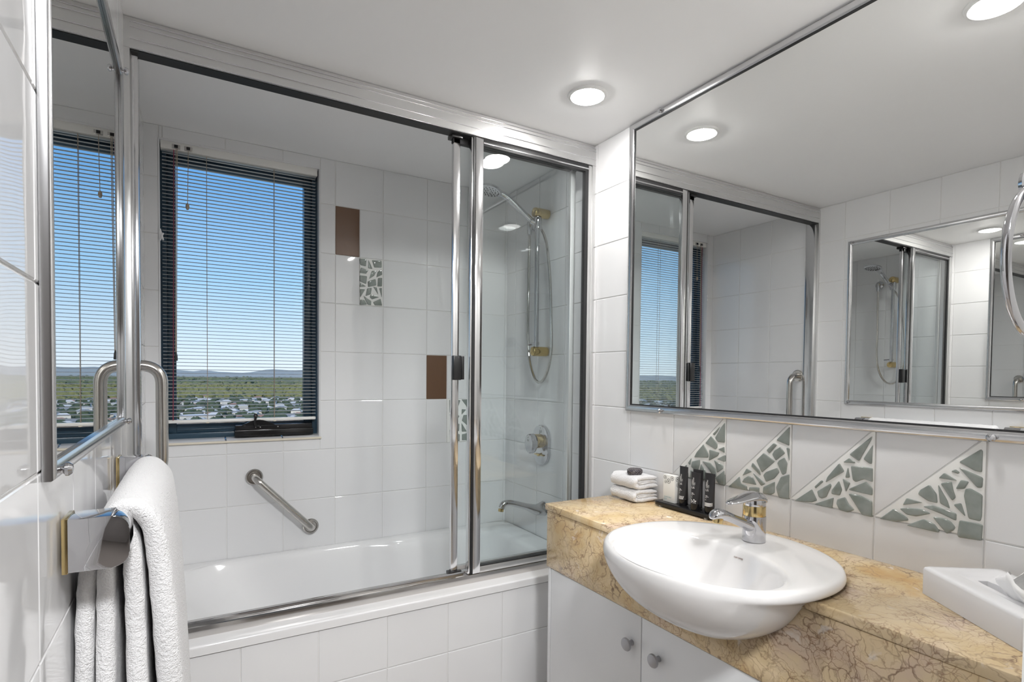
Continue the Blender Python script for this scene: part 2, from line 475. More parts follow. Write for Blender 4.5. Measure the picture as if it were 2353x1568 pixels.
ROW = [.157 + .2 * k for k in range(10)] + [H]
# back wall
for xi in range(-1, 8):
    u0, u1 = max(0, .057 + .2 * xi), min(W, .257 + .2 * xi)
    for k in range(2, 10):
        z0, z1 = ROW[k], ROW[k + 1]
        half = {(3, 8): 'bR', (3, 7): 'mL', (5, 5): 'bR', (5, 4): 'mL'}.get((xi, k))
        if half == 'bR':
            put_tile(wall_back, 'B', u0, u0 + .1, z0, z1, 'brown_tile', 'accent_tile')
            put_tile(wall_back, 'B', u0 + .1, u1, z0, z1)
        elif half == 'mL':
            put_tile(wall_back, 'B', u0, u0 + .1, z0, z1)
        else:
            for q in minus((u0, u1, z0, z1), (WX0, WX1, WZ0, WZ1)):
                put_tile(wall_back, 'B', *q)
# right wall: columns cut at the lines -.084-.2k
RM = (-2.12, -.90, 1.17, 2.2)     # hidden behind the large mirror
for k in range(-1, 11):
    u1, u0 = min(0, -.084 - .2 * k), max(-2.12, -.284 - .2 * k)
    for r in range(0, 10):
        z0, z1 = ROW[r], ROW[r + 1]
        if u1 <= -.88 and z1 < .80: continue                     # behind the vanity
        if u0 >= RM[0] and u1 <= RM[1] and z0 >= RM[2] : continue
        if r == 4 and -1.9 < (u0 + u1) / 2 < -1.06: continue      # the mosaic tiles
        put_tile(wall_right, 'R', u0, u1, z0, z1)
# left wall
LM = (-1.57, -.84, 1.17, 1.92)
for k in range(-1, 11):
    u1, u0 = min(0, .003 - .2 * k), -.197 - .2 * k
    if u1 - u0 < .01: continue
    for r in range(0, 10):
        z0, z1 = ROW[r], ROW[r + 1]
        if u0 > -.74 and z1 < .56: continue
        if u0 >= LM[0] and u1 <= LM[1] and z0 >= LM[2] - .02 and z1 <= LM[3] + .02: continue
        put_tile(wall_left, 'L', u0, u1, z0, z1)
# ---- mosaic insets made of broken green-grey glass
def parse(s): return [[tuple(int(c) / 1000 for c in p.split(',')) for p in q.split()] for q in s.split('|')]
SH = {}
SH['T1'] = "-1281,1138 -1282,1080 -1257,1079 -1247,1090 -1266,1121|-1264,1125 -1256,1110 -1245,1097 -1238,1100|-1232,1095 -1256,1074 -1256,1063 -1250,1056 -1212,1071|-1280,1068 -1282,1050 -1258,1058|-1206,1068 -1225,1040 -1224,1029 -1171,1023 -1180,1040|-1227,1054 -1264,1049 -1258,1038 -1226,1020 -1228,1038|-1283,1045 -1283,1024 -1255,1029|-1245,1025 -1278,1013 -1278,1004 -1257,989 -1251,1011|-1194,1019 -1193,1002 -1185,979 -1160,992 -1163,1010|-1202,1016 -1232,1015 -1251,1000 -1255,979 -1247,972 -1226,996|-1161,1020 -1156,997 -1147,1002|-1198,1007 -1216,989 -1227,963 -1194,958 -1194,991|-1282,1000 -1284,957 -1264,956 -1250,973|-1143,997 -1144,981 -1127,970 -1123,981|-1149,973 -1150,956 -1116,954 -1124,963|-1185,975 -1186,956 -1157,956 -1158,983"
SH['T2'] = "-1479,1143 -1479,1093 -1442,1104|-1435,1096 -1445,1092 -1423,1066 -1414,1074|-1454,1088 -1468,1073 -1442,1050 -1431,1065 -1437,1076|-1471,1088 -1480,1087 -1480,1054|-1406,1066 -1440,1048 -1402,1012 -1384,1043|-1466,1062 -1475,1048 -1472,1021 -1462,1015 -1446,1044 -1451,1052|-1373,1036 -1396,1017 -1399,1003 -1369,1025|-1447,1032 -1453,1021 -1439,1002 -1415,989 -1406,1006 -1414,1016|-1355,1017 -1372,1010 -1342,994|-1333,991 -1338,972 -1358,967 -1358,956 -1296,955|-1375,1007 -1414,984 -1401,976|-1361,997 -1377,994 -1387,976 -1341,976 -1347,987|-1396,971 -1396,958 -1364,955 -1364,966|-1441,995 -1441,964 -1429,957 -1406,957 -1407,974|-1481,1021 -1482,956 -1453,954 -1444,980 -1457,1009"
SH['T3'] = "-1677,1138 -1676,1131 -1650,1077 -1628,1090|-1679,1119 -1678,1075 -1672,1075 -1659,1084|-1628,1082 -1642,1074 -1640,1071 -1614,1070|-1606,1067 -1618,1049 -1574,1015 -1578,1029|-1626,1060 -1631,1036 -1620,1034|-1632,1064 -1680,1066 -1681,1034 -1663,1038 -1644,1028 -1637,1032|-1565,1020 -1569,1016 -1550,996 -1547,1000|-1586,1015 -1589,1010 -1577,980 -1566,974 -1558,977 -1554,990|-1606,1025 -1614,1005 -1609,990 -1589,990 -1589,999|-1614,1032 -1632,1024 -1623,1001|-1667,1033 -1681,1020 -1681,1004 -1628,1007 -1632,1012|-1628,999 -1655,999 -1681,991 -1682,955 -1660,955|-1541,993 -1555,967 -1541,960 -1496,955|-1595,983 -1592,956 -1547,957|-1621,989 -1630,974 -1643,963 -1628,954 -1608,956 -1601,969 -1603,980"
SH['T4'] = "-1875,1132 -1878,1129 -1878,1087 -1867,1088 -1840,1102|-1835,1087 -1842,1082 -1840,1078 -1827,1081|-1840,1092 -1880,1077 -1879,1057 -1871,1056|-1816,1077 -1839,1064 -1806,1064|-1844,1067 -1858,1066 -1851,1050 -1836,1047|-1829,1061 -1833,1042 -1837,1030 -1831,1022 -1810,1054|-1791,1048 -1804,1031 -1806,1012 -1789,1013 -1770,1024 -1774,1034|-1806,1051 -1823,1021 -1828,1005 -1810,1013|-1860,1053 -1880,1043 -1880,1002 -1878,991 -1859,992 -1850,1036 -1852,1050|-1846,1021 -1854,995 -1833,1015|-1749,1012 -1780,1008 -1742,995|-1736,986 -1752,991 -1778,994 -1795,988 -1768,976 -1750,976|-1780,1000 -1798,1006 -1839,998 -1839,983 -1815,991|-1725,984 -1753,969 -1754,964 -1731,956 -1697,955|-1782,974 -1802,968 -1810,957 -1809,952 -1750,953|-1798,982 -1817,984 -1830,980 -1838,970 -1835,963 -1824,953 -1818,959|-1844,986 -1882,986 -1881,954 -1844,951 -1841,955"
SH['B1'] = "756,1751 785,1753 783,1722 759,1725|793,1751 811,1714 792,1715|808,1751 850,1753 850,1724 818,1721|761,1715 793,1707 784,1691 757,1692|808,1706 827,1707 818,1686 796,1670|850,1717 853,1694 827,1680 833,1704|757,1682 788,1681 784,1648 757,1657|790,1659 825,1674 827,1646 792,1636|834,1678 853,1681 852,1644 832,1642|759,1651 784,1638 757,1633|758,1625 780,1625 759,1589|788,1630 808,1634 804,1607 782,1597|814,1640 829,1638 836,1607|840,1636 852,1638 851,1596|804,1607 840,1597 809,1585 799,1594|772,1598 806,1578 805,1560 790,1562|759,1581 777,1580 788,1562 758,1558|813,1574 846,1591 853,1562 821,1561"
SH['B2'] = "1169,1154 1190,1154 1172,1093|1205,1154 1225,1151 1215,1124|1230,1155 1263,1155 1260,1118|1232,1110 1255,1107 1231,1083|1241,1082 1266,1082 1268,1027 1233,1056|1172,1089 1183,1084 1177,1044|1191,1097 1221,1078 1206,1052 1187,1061|1172,1035 1193,1043 1187,1021|1196,1043 1221,1042 1219,1006 1200,1016|1231,1046 1259,1004 1233,1004|1172,1017 1192,994 1192,962 1174,963|1202,1002 1223,992 1222,960 1200,963|1234,992 1266,997 1267,963 1234,964"

def rounded(poly, k=.28):
    n = len(poly); out = []
    for i in range(n):
        p = Vector(poly[i]); a = Vector(poly[i - 1]); b = Vector(poly[(i + 1) % n])
        ra = min(.003, (a - p).length * k); rb = min(.003, (b - p).length * k)
        p0 = p + (a - p).normalized() * ra; p1 = p + (b - p).normalized() * rb
        out += [p0, p0 * .25 + p * .5 + p1 * .25, p1]
    return [tuple(q) for q in out]
def shard(parent, poly, wall):
    pl = rounded(poly); c = Vector((sum(p[0] for p in pl) / len(pl), sum(p[1] for p in pl) / len(pl)))
    rings = []
    for d, s in ((.001, 0), (.0048, 0), (.0062, .0011), (.0066, .0030)):
        ring = []
        for p in pl:
            v = Vector(p) - c; L = v.length; q = c + v * max(.2, (L - s) / L)
            ring.append((W - d, q.x, q.y) if wall == 'R' else (q.x, -d, q.y))
        rings.append(ring)
    MB().loft(rings).build('glass_shard', 'shard_glass', parent, angle=50)
def tri_prism(pts, d0, d1):
    return MB().prism(pts, 0, W - d1, W - d0, ch=.0008)
for k, key in enumerate(('T1', 'T2', 'T3', 'T4')):
    u1 = -1.084 - .2 * k; u0 = u1 - .2; z0, z1 = ROW[4], ROW[5]
    g = G
    tri_prism([(u1 - g, z0 + 3.2 * g), (u1 - g, z1 - g), (u0 + 3.2 * g, z1 - g)], 0, TT).build('tile', 'white_tile', wall_right, angle=25)
    bed = tri_prism([(u1 - 2.0 * g, z0 + g), (u0 + g, z1 - 2.0 * g), (u0 + g, z0 + g)], 0, .0042).build('mosaic_tile', 'mosaic_bed', wall_right, angle=25)
    bed['label'] = 'triangular inset of broken green-grey glass shards'
    for p in parse(SH[key]): shard(bed, p, 'R')
for key, u0, z0 in (('B1', .757, ROW[7]), ('B2', 1.157, ROW[4])):
    bed = MB().box(u0 + G, u0 + .1 - G, -.0042, 0, z0 + G, z0 + .2 - G).build('mosaic_tile', 'mosaic_bed', wall_back, smooth=False)
    bed['label'] = 'upright inset of broken green-grey glass shards'
    for p in parse(SH[key]): shard(bed, p, 'B')

# ------------------------------------------------------------------ window, sill, view
win = bpy.data.objects.new('window_1', None); COL.objects.link(win); win.location = (.32, .06, WZ0); win.empty_display_size = .02
struct(win, 'dark blue framed window with a clear pane, above the bathtub')
FY0, FY1 = .052, .115
def frame_piece(x0, x1, z0, z1, y0, y1, nm='window_frame', m='window_frame', ch=.002): return MB().box(x0, x1, y0, y1, z0, z1, ch).build(nm, m, win)
frame_piece(WX0, .068, 1.018, WZ1, .045, FY1); frame_piece(.575, WX1, 1.018, WZ1, .045, FY1)
frame_piece(.068, .575, 2.066, WZ1, .045, FY1); frame_piece(.068, .575, 1.018, 1.040, .045, FY1)
frame_piece(.068, .096, 1.040, 2.066, .062, .105, 'sash'); frame_piece(.547, .575, 1.040, 2.066, .062, .105, 'sash')
frame_piece(.096, .547, 2.038, 2.066, .062, .105, 'sash'); frame_piece(.096, .547, 1.040, 1.072, .062, .105, 'sash')
MB().box(.096, .547, .080, .084, 1.072, 2.038).build('pane', 'window_glass', win, smooth=False)
frame_piece(.098, .545, 1.072, 1.078, .066, .079, 'bead_and_sill_glint', 'alu_bright', .001)  # pale strip added for sky light reflected off the outer sill
frame_piece(.098, .290, 1.050, 1.054, .058, .062, 'bead_and_sill_glint', 'window_frame', .001)
# reveal lining and tiled sill
for (x0, x1, z0, z1) in ((WX0 - .001, WX0 + .004, WZ0, WZ1), (WX1 - .004, WX1 + .001, WZ0, WZ1)):
    MB().box(x0, x1, -.004, .045, z0, z1, .001).build('reveal_tile', 'white_tile', win)
MB().box(WX0, WX1, -.004, .045, WZ1 - .004, WZ1 + .001, .001).build('reveal_tile', 'white_tile', win)
for (x0, x1) in ((.047, .254), (.257, .4545), (.4575, .596)):
    MB().prism([(-.006, 1.006), (.046, 1.006), (.046, 1.020), (-.006, 1.0105)], 0, x0 + .001, x1 - .001, .001).build('sill_tile', 'white_tile', win)
MB().tube([(WX0 - .002, -.0075, 1.006), (WX1 + .004, -.0075, 1.006)], .0046, 10).build('sill_trim', 'cream_trim', win)
# winder
wd = MB().box(.286, .574, .012, .060, 1.021, 1.046, .002).box(.289, .570, .016, .060, 1.046, 1.066, .002)
wd.prism([(.310 + .120 * i / 16, 1.064 + .021 * math.sin(math.pi * i / 16)) for i in range(17)] , 1, .014, .024)
wdo = wd.build('window_winder', 'black_gloss', win)
MB().tube(catmull([(.372, .012, 1.062), (.362, .008, 1.060), (.356, .004, 1.072), (.357, .000, 1.088), (.358, -.002, 1.098)], 5), .0042, 10).lathe([(0, -.009), (.006, -.008), (.0085, 0), (.006, .007), (0, .009)], (.358, -.003, 1.102), (0, -.2, 1), 14).build('crank_handle', 'black_plastic', wdo)
for x in (.36, .376, .44): MB().lathe([(0, -.001), (.002, -.001), (.002, .0006), (0, .001)], (x, .0155, 1.056), (0, -1, 0), 10).build('screw', 'alu_bright', wdo)

# venetian blind hanging inside the window
bl = thing('venetian_blind', 'white slim-slat venetian blind lowered inside the bathroom window', 'blind', (.318, .03, 2.09))
hr = MB().prism([(.006, 2.066), (.044, 2.066), (.044, 2.094), (.006, 2.094)], 0, .052, .588, .0015).build('headrail', 'blind_rail', bl)
for x in (.100, .138):
    MB().box(x - .013, x + .013, .0025, .012, 2.069, 2.084, .001).build('lock_box', 'stainless', hr)
    MB().box(x - .006, x + .006, .0010, .010, 2.072, 2.083, .001).build('lock_roller', 'black_plastic', hr)
SL = .0132
sv = []; NS = 5
for j in range(NS + 1):
    t = -1 + 2 * j / NS; sv.append((t * .0075, .0016 * (1 - t * t)))
slat_me = None
z = 2.055; k = 0
while z > 1.098:
    if slat_me is None:
        m = MB(); top = [(y, h + .0002) for y, h in sv]; bot = [(y, h - .0002) for y, h in sv][::-1]
        m.prism(top + bot, 0, -.264, .264); so = m.build('slat', 'blind_white', bl); slat_me = so.data
        so.location = (.320, .025, z)
    else:
        so = bpy.data.objects.new('slat', slat_me); COL.objects.link(so); attach(so, bl); so.location = (.320, .025, z)
    so.rotation_euler = (math.radians(3), 0, 0)
    z -= SL; k += 1
MB().box(.056, .584, .014, .036, 1.080, 1.092, .003).build('bottom_rail', 'blind_rail', bl)
for x in (.196, .428):
    for y in (.0165, .0335):
        MB().tube([(x, y, 2.066), (x, y, 1.088)], .0009, 6).build('ladder_cord', 'cord', bl)
    MB().lathe([(0, 0), (.006, .001), (.006, .004), (0, .006)], (x, .014, 1.077), (0, 0, 1), 12).build('cord_button', 'cream_trim', bl)
MB().tube([(.100, .006, 2.070), (.097, .004, 1.6), (.095, .004, 1.338)], .0012, 6).tube([(.104, .006, 2.070), (.100, .004, 1.6), (.098, .004, 1.338)], .0012, 6).build('tilt_cord', 'cord', bl)
MB().lathe([(0, 0), (.0055, .001), (.0045, .020), (.002, .032), (0, .033)], (.0965, .004, 1.308), (0, 0, 1), 12).build('cord_tassel', 'black_plastic', bl)
MB().tube([(.093, .005, 2.065), (.090, .004, 1.6), (.086, .004, 1.092)], .0016, 6).build('tilt_wand', 'cord_red', bl)
MB().tube([(.138, .004, 2.074), (.135, .003, 1.880)], .0011, 6).build('pull_cord', 'cord', bl)
MB().lathe([(0, 0), (.004, .002), (.0062, .010), (.0058, .018), (.003, .024), (0, .026)], (.1345, .003, 1.856), (0, 0, 1), 14).build('cord_acorn', 'cord', bl)
ck = MB().tube(fillet([(.050, -.004, 1.735), (.060, -.014, 1.760)], .005), .0028, 8).tube(fillet([(.050, -.004, 1.775), (.060, -.014, 1.735)], .005), .0028, 8).box(.047, .053, -.008, -.001, 1.742, 1.768, .002).build('cord_cleat', 'white_plastic')
tag(ck, 'small white cord cleat on the left edge of the window', 'cleat')

# ---- the suburb far below
GZ = -48.0
gnd = MB()
gnd.add([(-9000, 40, GZ), (7000, 40, GZ), (7000, 11000, GZ), (-9000, 11000, GZ)], [(0, 1, 2, 3)])
struct(gnd.build('ground_plain', 'ground_land', smooth=False))
def hills():
    m = MB(); N = 160; top = []; base = []; back = []
    rnd = random.Random(3)
    ph = [rnd.uniform(0, 6.28) for _ in range(8)]
    for i in range(N + 1):
        a = math.radians(-66 + 106 * i / N); R = 8200
        h = 68 + 12 * math.sin(a * 7 + ph[0]) + 9 * math.sin(a * 19 + ph[1]) + 7 * math.sin(a * 43 + ph[2]) + 6 * math.sin(a * 90 + ph[3])
        h += 42 * math.exp(-((math.degrees(a) - 10.5) / 3.5) ** 2) + 26 * math.exp(-((math.degrees(a) - 1.2) / .55) ** 2) + 22 * math.exp(-((math.degrees(a) - 6.5) / 1.4) ** 2)
        top.append((R * 1.06 * math.sin(a), R * 1.06 * math.cos(a), GZ + max(18, h)))
        base.append((R * .86 * math.sin(a), R * .86 * math.cos(a), GZ - 2)); back.append((R * 1.3 * math.sin(a), R * 1.3 * math.cos(a), GZ - 2))
    mid = [(b[0] * .45 + t[0] * .55, b[1] * .45 + t[1] * .55, b[2] * .55 + t[2] * .45) for b, t in zip(base, top)]
    o = 0
    rows = [base, mid, top, back]
    for r in rows: m.v += r
    for k in range(3):
        for i in range(N): m.f.append((k * (N + 1) + i, k * (N + 1) + i + 1, (k + 1) * (N + 1) + i + 1, (k + 1) * (N + 1) + i))
    return struct(m.build('hills', 'hill_haze', angle=60))
hills()
def blob():
    bm = bmesh.new(); bmesh.ops.create_icosphere(bm, subdivisions=1, radius=1)
    vs = [v.co.copy() for v in bm.verts]; bm.verts.index_update(); fs = [[v.index for v in f.verts] for f in bm.faces]; bm.free()
    return vs, fs
BV, BF = blob()
def forest(name, mat, label, count, r0, r1, size, seed, pw=1.0, hh=.55):
    rnd = random.Random(seed); V = []; F = []
    for _ in range(count):
        a = math.radians(rnd.uniform(-58, 26)); t = rnd.random() ** pw; R = r0 * (r1 / r0) ** t
        s = rnd.uniform(*size); x, y = R * math.sin(a), R * math.cos(a); o = len(V)
        ex, ey, ez = rnd.uniform(.7, 1.3), rnd.uniform(.7, 1.3), rnd.uniform(.7, 1.25) * hh
        rz = rnd.uniform(0, 6.28); c, sn = math.cos(rz), math.sin(rz)
        for v in BV:
            j = rnd.uniform(.8, 1.2); vx, vy = v.x * ex * s * j, v.y * ey * s * j
            V.append((x + vx * c - vy * sn, y + vx * sn + vy * c, GZ + s * ez * .8 + v.z * ez * s * j))
        F += [tuple(i + o for i in f) for f in BF]
    me = bpy.data.meshes.new(name); me.from_pydata(V, [], F)
    o = link(name, me, mat, smooth=False, kind='stuff'); tag(o, label, 'trees'); return o
forest('garden_trees', 'tree_shade', 'garden trees darkened as if in shade between the nearer houses in the suburb view', 4300, 350, 1450, (2.2, 6.0), 11, .9, .9)
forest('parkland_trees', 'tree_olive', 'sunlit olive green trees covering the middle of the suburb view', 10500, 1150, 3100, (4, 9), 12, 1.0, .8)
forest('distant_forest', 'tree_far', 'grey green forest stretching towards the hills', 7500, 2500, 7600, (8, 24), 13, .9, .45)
# houses: built once per kind, then copied
HD = []
def house_meshes():
    out = []
    for wx, wy, wh, rh in ((7, 5, 3.0, 2.4), (10, 5.5, 3.2, 2.0), (5.5, 5, 5.6, 2.2), (13, 8, 4.5, 1.0)):
        b = MB().box(-wx, wx, -wy, wy, 0, wh); ov = .6
        r = MB().add([(-wx - ov, -wy - ov, wh), (wx + ov, -wy - ov, wh), (wx + ov, wy + ov, wh), (-wx - ov, wy + ov, wh), (-wx * .5, 0, wh + rh), (wx * .5, 0, wh + rh)],
                     [(0, 1, 5, 4), (2, 3, 4, 5), (1, 2, 5), (3, 0, 4), (3, 2, 1, 0)])
        out.append((b, r))
        HD.append((wx, wy, wh))
    return out
HM = []
for b, r in house_meshes():
    ms = []
    for mb, nm in ((b, 'walls'), (r, 'roof')):
        me = bpy.data.meshes.new(nm); me.from_pydata(mb.v, [], mb.f); ms.append(me)
    HM.append(ms)
ROOFS = {'pale': 'roof_pale', 'grey': 'roof_grey', 'tiled': 'roof_terracotta'}
HL = {'pale': 'small white-walled house with a pale metal roof far below the window',
      'grey': 'small white-walled house with a dark grey roof far below the window',
      'tiled': 'small white-walled house with a terracotta tiled roof far below the window'}
rb = {}
def roof_mesh(kind_i, col):
    if (kind_i, col) not in rb:
        me = HM[kind_i][1].copy(); me.materials.clear(); me.materials.append(MAT[ROOFS[col]]); rb[(kind_i, col)] = me
    return rb[(kind_i, col)]
for ms in HM:
    ms[0].materials.append(MAT['house_white'])
wm = MB().box(-.8, .8, -.08, .05, -.6, .6); WIN_ME = bpy.data.meshes.new('window'); WIN_ME.from_pydata(wm.v, [], wm.f); WIN_ME.materials.append(MAT['black_plastic'])
rnd = random.Random(21); placed = []
secs = ((-1.5, 11.0, 130), (8, 17, 60), (-47.5, -38, 100))
for a0, a1, cnt in secs:
    for _ in range(cnt):
        for tr in range(20):
            a = math.radians(rnd.uniform(a0, a1)); R = 520 * (1600 / 520) ** (rnd.random() ** 1.15)
            x, y = R * math.sin(a), R * math.cos(a)
            if all((x - p[0]) ** 2 + (y - p[1]) ** 2 > 19 ** 2 for p in placed): break
        else: continue
        placed.append((x, y))
        ki = rnd.choice((0, 0, 1, 1, 2, 3)); col = rnd.choice(('pale', 'pale', 'pale', 'grey', 'tiled'))
        e = thing('house', HL[col], 'house', (x, y, GZ), 'houses of the suburb with %s roofs' % col)
        e.rotation_euler = (0, 0, rnd.uniform(-.5, .5))
        for me, nm in ((HM[ki][0], 'walls'), (roof_mesh(ki, col), 'roof')):
            q = bpy.data.objects.new(nm, me); COL.objects.link(q); q.parent = e
        if R < 640:
            for i in range(4):
                q = bpy.data.objects.new('window', WIN_ME); COL.objects.link(q); q.parent = e
                wx_, wy_, wh_ = HD[ki]; q.location = (-wx_ + (i + .5) * wx_ / 2, -wy_, wh_ * .55)

# ------------------------------------------------------------------ bath
tub = thing('bathtub', 'white built-in bathtub with sloping backrest under the window', 'bathtub', (.74, -.36, 0))
RZ = .562
def tub_mesh():
    m = MB(); N = 72
    def outer(t, z):
        c, s = math.cos(t), math.sin(t); k = 1 / max(abs(c) / .730, abs(s) / .362)
        return (.736 + c * k, -.367 + s * k, z)
    def inner(t, x0, x1, y0, y1, z, p=4.0, step=0.0):
        c, s = math.cos(t), math.sin(t)
        k = (abs(c) ** p + abs(s) ** p) ** (-1 / p)
        x = (x0 + x1) / 2 + c * k * (x1 - x0) / 2; y = (y0 + y1) / 2 + s * k * (y1 - y0) / 2
        if s > 0 and step:
            y -= step / (1 + math.exp(-(x - .84) / .025)) * min(1, s * k)
        return (x, y, z)
    T = [2 * math.pi * (i + .5) / N for i in range(N)]
    ins = lambda t, z, d: tuple(a + (b - a) * d for a, b in zip(outer(t, z), (.736, -.367, z)))
    rings = [[outer(t, .5365) for t in T], [outer(t, .540) for t in T], [outer(t, RZ - .006) for t in T], [outer(t, RZ - .003) for t in T],
             [ins(t, RZ, .006) for t in T], [ins(t, RZ, .014) for t in T],
             [inner(t, .055, 1.36, -.60, -.030, RZ, 5, .030) for t in T],
             [inner(t, .075, 1.35, -.592, -.038, RZ - .012, 5, .034) for t in T],
             [inner(t, .16, 1.335, -.580, -.062, RZ - .10, 4.5, .040) for t in T],
             [inner(t, .27, 1.32, -.570, -.092, RZ - .22, 4, .030) for t in T],
             [inner(t, .36, 1.30, -.555, -.115, RZ - .33, 3.6, .015) for t in T],
             [inner(t, .42, 1.27, -.52, -.150, RZ - .375, 3, 0) for t in T],
             [inner(t, .55, 1.15, -.42, -.25, RZ - .385, 2.5, 0) for t in T]]
    m.loft(rings, cap0=False, cap1=True)
    return m
tb = tub_mesh().build('tub_body', 'acrylic_white', tub, angle=60)
md = tb.modifiers.new('sub', 'SUBSURF'); md.levels = 1; md.render_levels = 1
MB().lathe([(0, 0), (.028, .001), (.030, .004), (.012, .006), (0, .005)], (1.12, -.34, RZ - .387), (0, 0, 1), 20).build('drain', 'chrome', tub)

APRON_Y = -.722
ap = struct(MB().box(0, W, APRON_Y, APRON_Y + .06, 0, .535).build('wall_bath_front', 'grout', smooth=False))
for xi in range(-1, 8):
    u0, u1 = max(0, .053 + .2 * xi), min(W, .253 + .2 * xi)
    for z0, z1 in ((0, .173), (.173, .373), (.373, .535)):
        put_tile(ap, 'F', u0, u1, z0, z1)

# ------------------------------------------------------------------ shower screen
sc = thing('shower_screen', 'aluminium shower screen with a fixed clear glass panel along the bath edge', 'shower screen', (W / 2, -.645, .56))
YF, YB = -.673, -.631
hd = [(YB, H - .001), (YF + .004, H - .001), (YF + .004, 2.1285), (YF, 2.1275), (YF, 2.063), (YF + .002, 2.062), (YB, 2.062)]
MB().prism(hd, 0, .0005, W - .0005).build('header', 'alu', sc, angle=20)
for z in (2.1265, 2.1145, 2.0855, 2.0630):
    MB().box(.0155, W - .001, YF - .0024, YF + .001, z - .0012, z + .0012, .0007).build('header_bead', 'alu_bright', sc)
MB().box(.004, W - .004, YF + .0035, YB + .001, 2.0595, 2.0625).build('header_channel', 'seal_black', sc, smooth=False)
YB = -.615
MB().box(.0005, .0155, YF, YB, .590, 2.0625, .001).build('wall_jamb', 'alu', sc)
MB().box(.0155, .031, YF + .012, YB, .590, 2.0615, .001).build('wall_jamb_insert', 'alu_bright', sc)
MB().box(1.4545, W - .0005, YF, YB, .590, 2.0625, .001).build('wall_jamb', 'alu', sc)
MB().box(.0005, W - .0005, YF, YB, .5575, .5900, .0015).build('bottom_track', 'track_metal', sc)
MB().box(.03, .955, YF + .018, YF + .022, .5895, .600, .0008).build('track_rib', 'alu_bright', sc)
FZ0, FZ1 = .591, 2.060
fp = MB().box(.966, .994, YF + .002, YF + .022, FZ0, FZ1, .0015).build('panel_stile', 'alu_bright', sc)
MB().box(.958, .966, YF + .004, YF + .024, FZ0, FZ1).build('stile_seal', 'seal_black', sc, smooth=False)
MB().box(.951, .958, YF + .006, YF + .026, FZ0, FZ1, .001).build('stile_lip', 'alu_bright', sc)
MB().box(1.438, 1.4545, YF + .002, YF + .024, FZ0, FZ1, .0015).build('panel_stile', 'alu', sc)
MB().box(1.424, 1.438, YF + .004, YF + .022, FZ0, FZ1).build('stile_seal', 'seal_black', sc, smooth=False)
MB().box(.994, 1.438, YF + .002, YF + .022, FZ0, .612, .0015).build('panel_rail', 'alu', sc)
MB().box(.994, 1.438, YF + .004, YF + .020, .612, .616).build('rail_seal', 'seal_black', sc, smooth=False)
MB().box(.994, 1.438, YF + .003, YF + .021, 2.036, FZ1, .001).build('panel_rail', 'seal_black', sc)
MB().box(.994, 1.438, YF + .001, YF + .004, 2.044, 2.049, .0006).build('rail_bead', 'alu_bright', sc)
MB().box(.990, 1.428, YF + .009, YF + .014, .614, 2.040).build('panel_glass', 'shower_glass', sc, smooth=False)

sd = thing('sliding_door', 'sliding glass shower door with a black handle, pushed behind the fixed panel', 'shower door', (1.14, -.638, .592))
SY0, SY1 = -.644, -.628
MB().box(.897, .921, SY0, SY1, .602, 2.052, .0015).build('door_stile', 'alu_bright', sd)
MB().box(1.376, 1.398, SY0, SY1, .602, 2.052, .0015).build('door_stile', 'alu', sd)
MB().box(.921, 1.376, SY0, SY1, .602, .618, .001).build('door_rail', 'alu', sd)
MB().box(.895, 1.400, SY0, SY1, 2.036, 2.056, .001).build('door_rail', 'seal_black', sd)
MB().box(.917, 1.380, -.6385, -.6335, .616, 2.038).build('door_glass', 'shower_glass', sd, smooth=False)
MB().box(.893, .922, -.664, SY0, 1.250, 1.332, .003).box(.924, .934, -.660, -.640, 1.252, 1.330, .001).build('door_handle', 'black_plastic', sd)
MB().box(.889, .935, -.650, -.622, .5905, .603, .002).build('door_guide', 'black_plastic', sd)
MB().box(.886, .925, -.655, -.617, 2.050, 2.0635, .002).build('door_roller', 'black_plastic', sd)

# ------------------------------------------------------------------ shower fittings on the right wall
sr = thing('shower_rail', 'vertical chrome shower rail with brass end brackets on the shower wall', 'shower rail', (W, -.355, 1.37))
RX, RY_ = W - .058, -.355
MB().tube([(RX, RY_, 1.385), (RX, RY_, 1.955)], .0105, 16).build('bar', 'chrome', sr)
for z in (1.958, 1.372):
    MB().lathe([(0, 0), (.0195, .001), (.0205, .004), (.0205, .066), (.018, .073), (.010, .077), (0, .078)], (W - .004, RY_, z), (-1, 0, 0), 24).build('bracket', 'brass', sr)
sl = MB().lathe([(0, -.026), (.018, -.024), (.0195, 0), (.018, .024), (0, .026)], (RX, RY_, 1.912), (0, 0, 1), 20)
sl.tube([(RX, RY_, 1.912), (RX - .03, RY_ + .006, 1.922)], .013, 14)
sl.build('slider', 'chrome', sr)
MB().tube([(RX - .006, RY_ + .004, 1.405), (RX - .010, RY_ + .040, 1.402)], .006, 10).lathe([(0, -.006), (.014, -.006), (.014, .006), (0, .006)], (RX, RY_, 1.405), (0, 0, 1), 16).build('hose_clip', 'chrome', sr)
hs = thing('hand_shower', 'chrome hand shower with a round head and flexible hose on the rail', 'hand shower', (W, -.25, 1.93))
h0 = Vector((1.440, -.345, 1.893)); h1 = Vector((1.275, -.335, 2.006))
MB().tube(catmull([h0, h0.lerp(h1, .3), h0.lerp(h1, .7), h1, h1 + Vector((-.04, .002, .012))], 6), [.0095 + .0045 * min(1, i / 18) for i in range(25)], 16).build('handle', 'chrome', hs)
hc = Vector((1.196, -.331, 2.024)); hn = Vector((-.20, 0, -1)).normalized()
MB().lathe([(0, -.016), (.022, -.014), (.042, -.007), (.052, .002), (.052, .008), (.048, .010), (0, .010)], hc, hn, 32).build('shower_head', 'chrome', hs)
nz = MB()
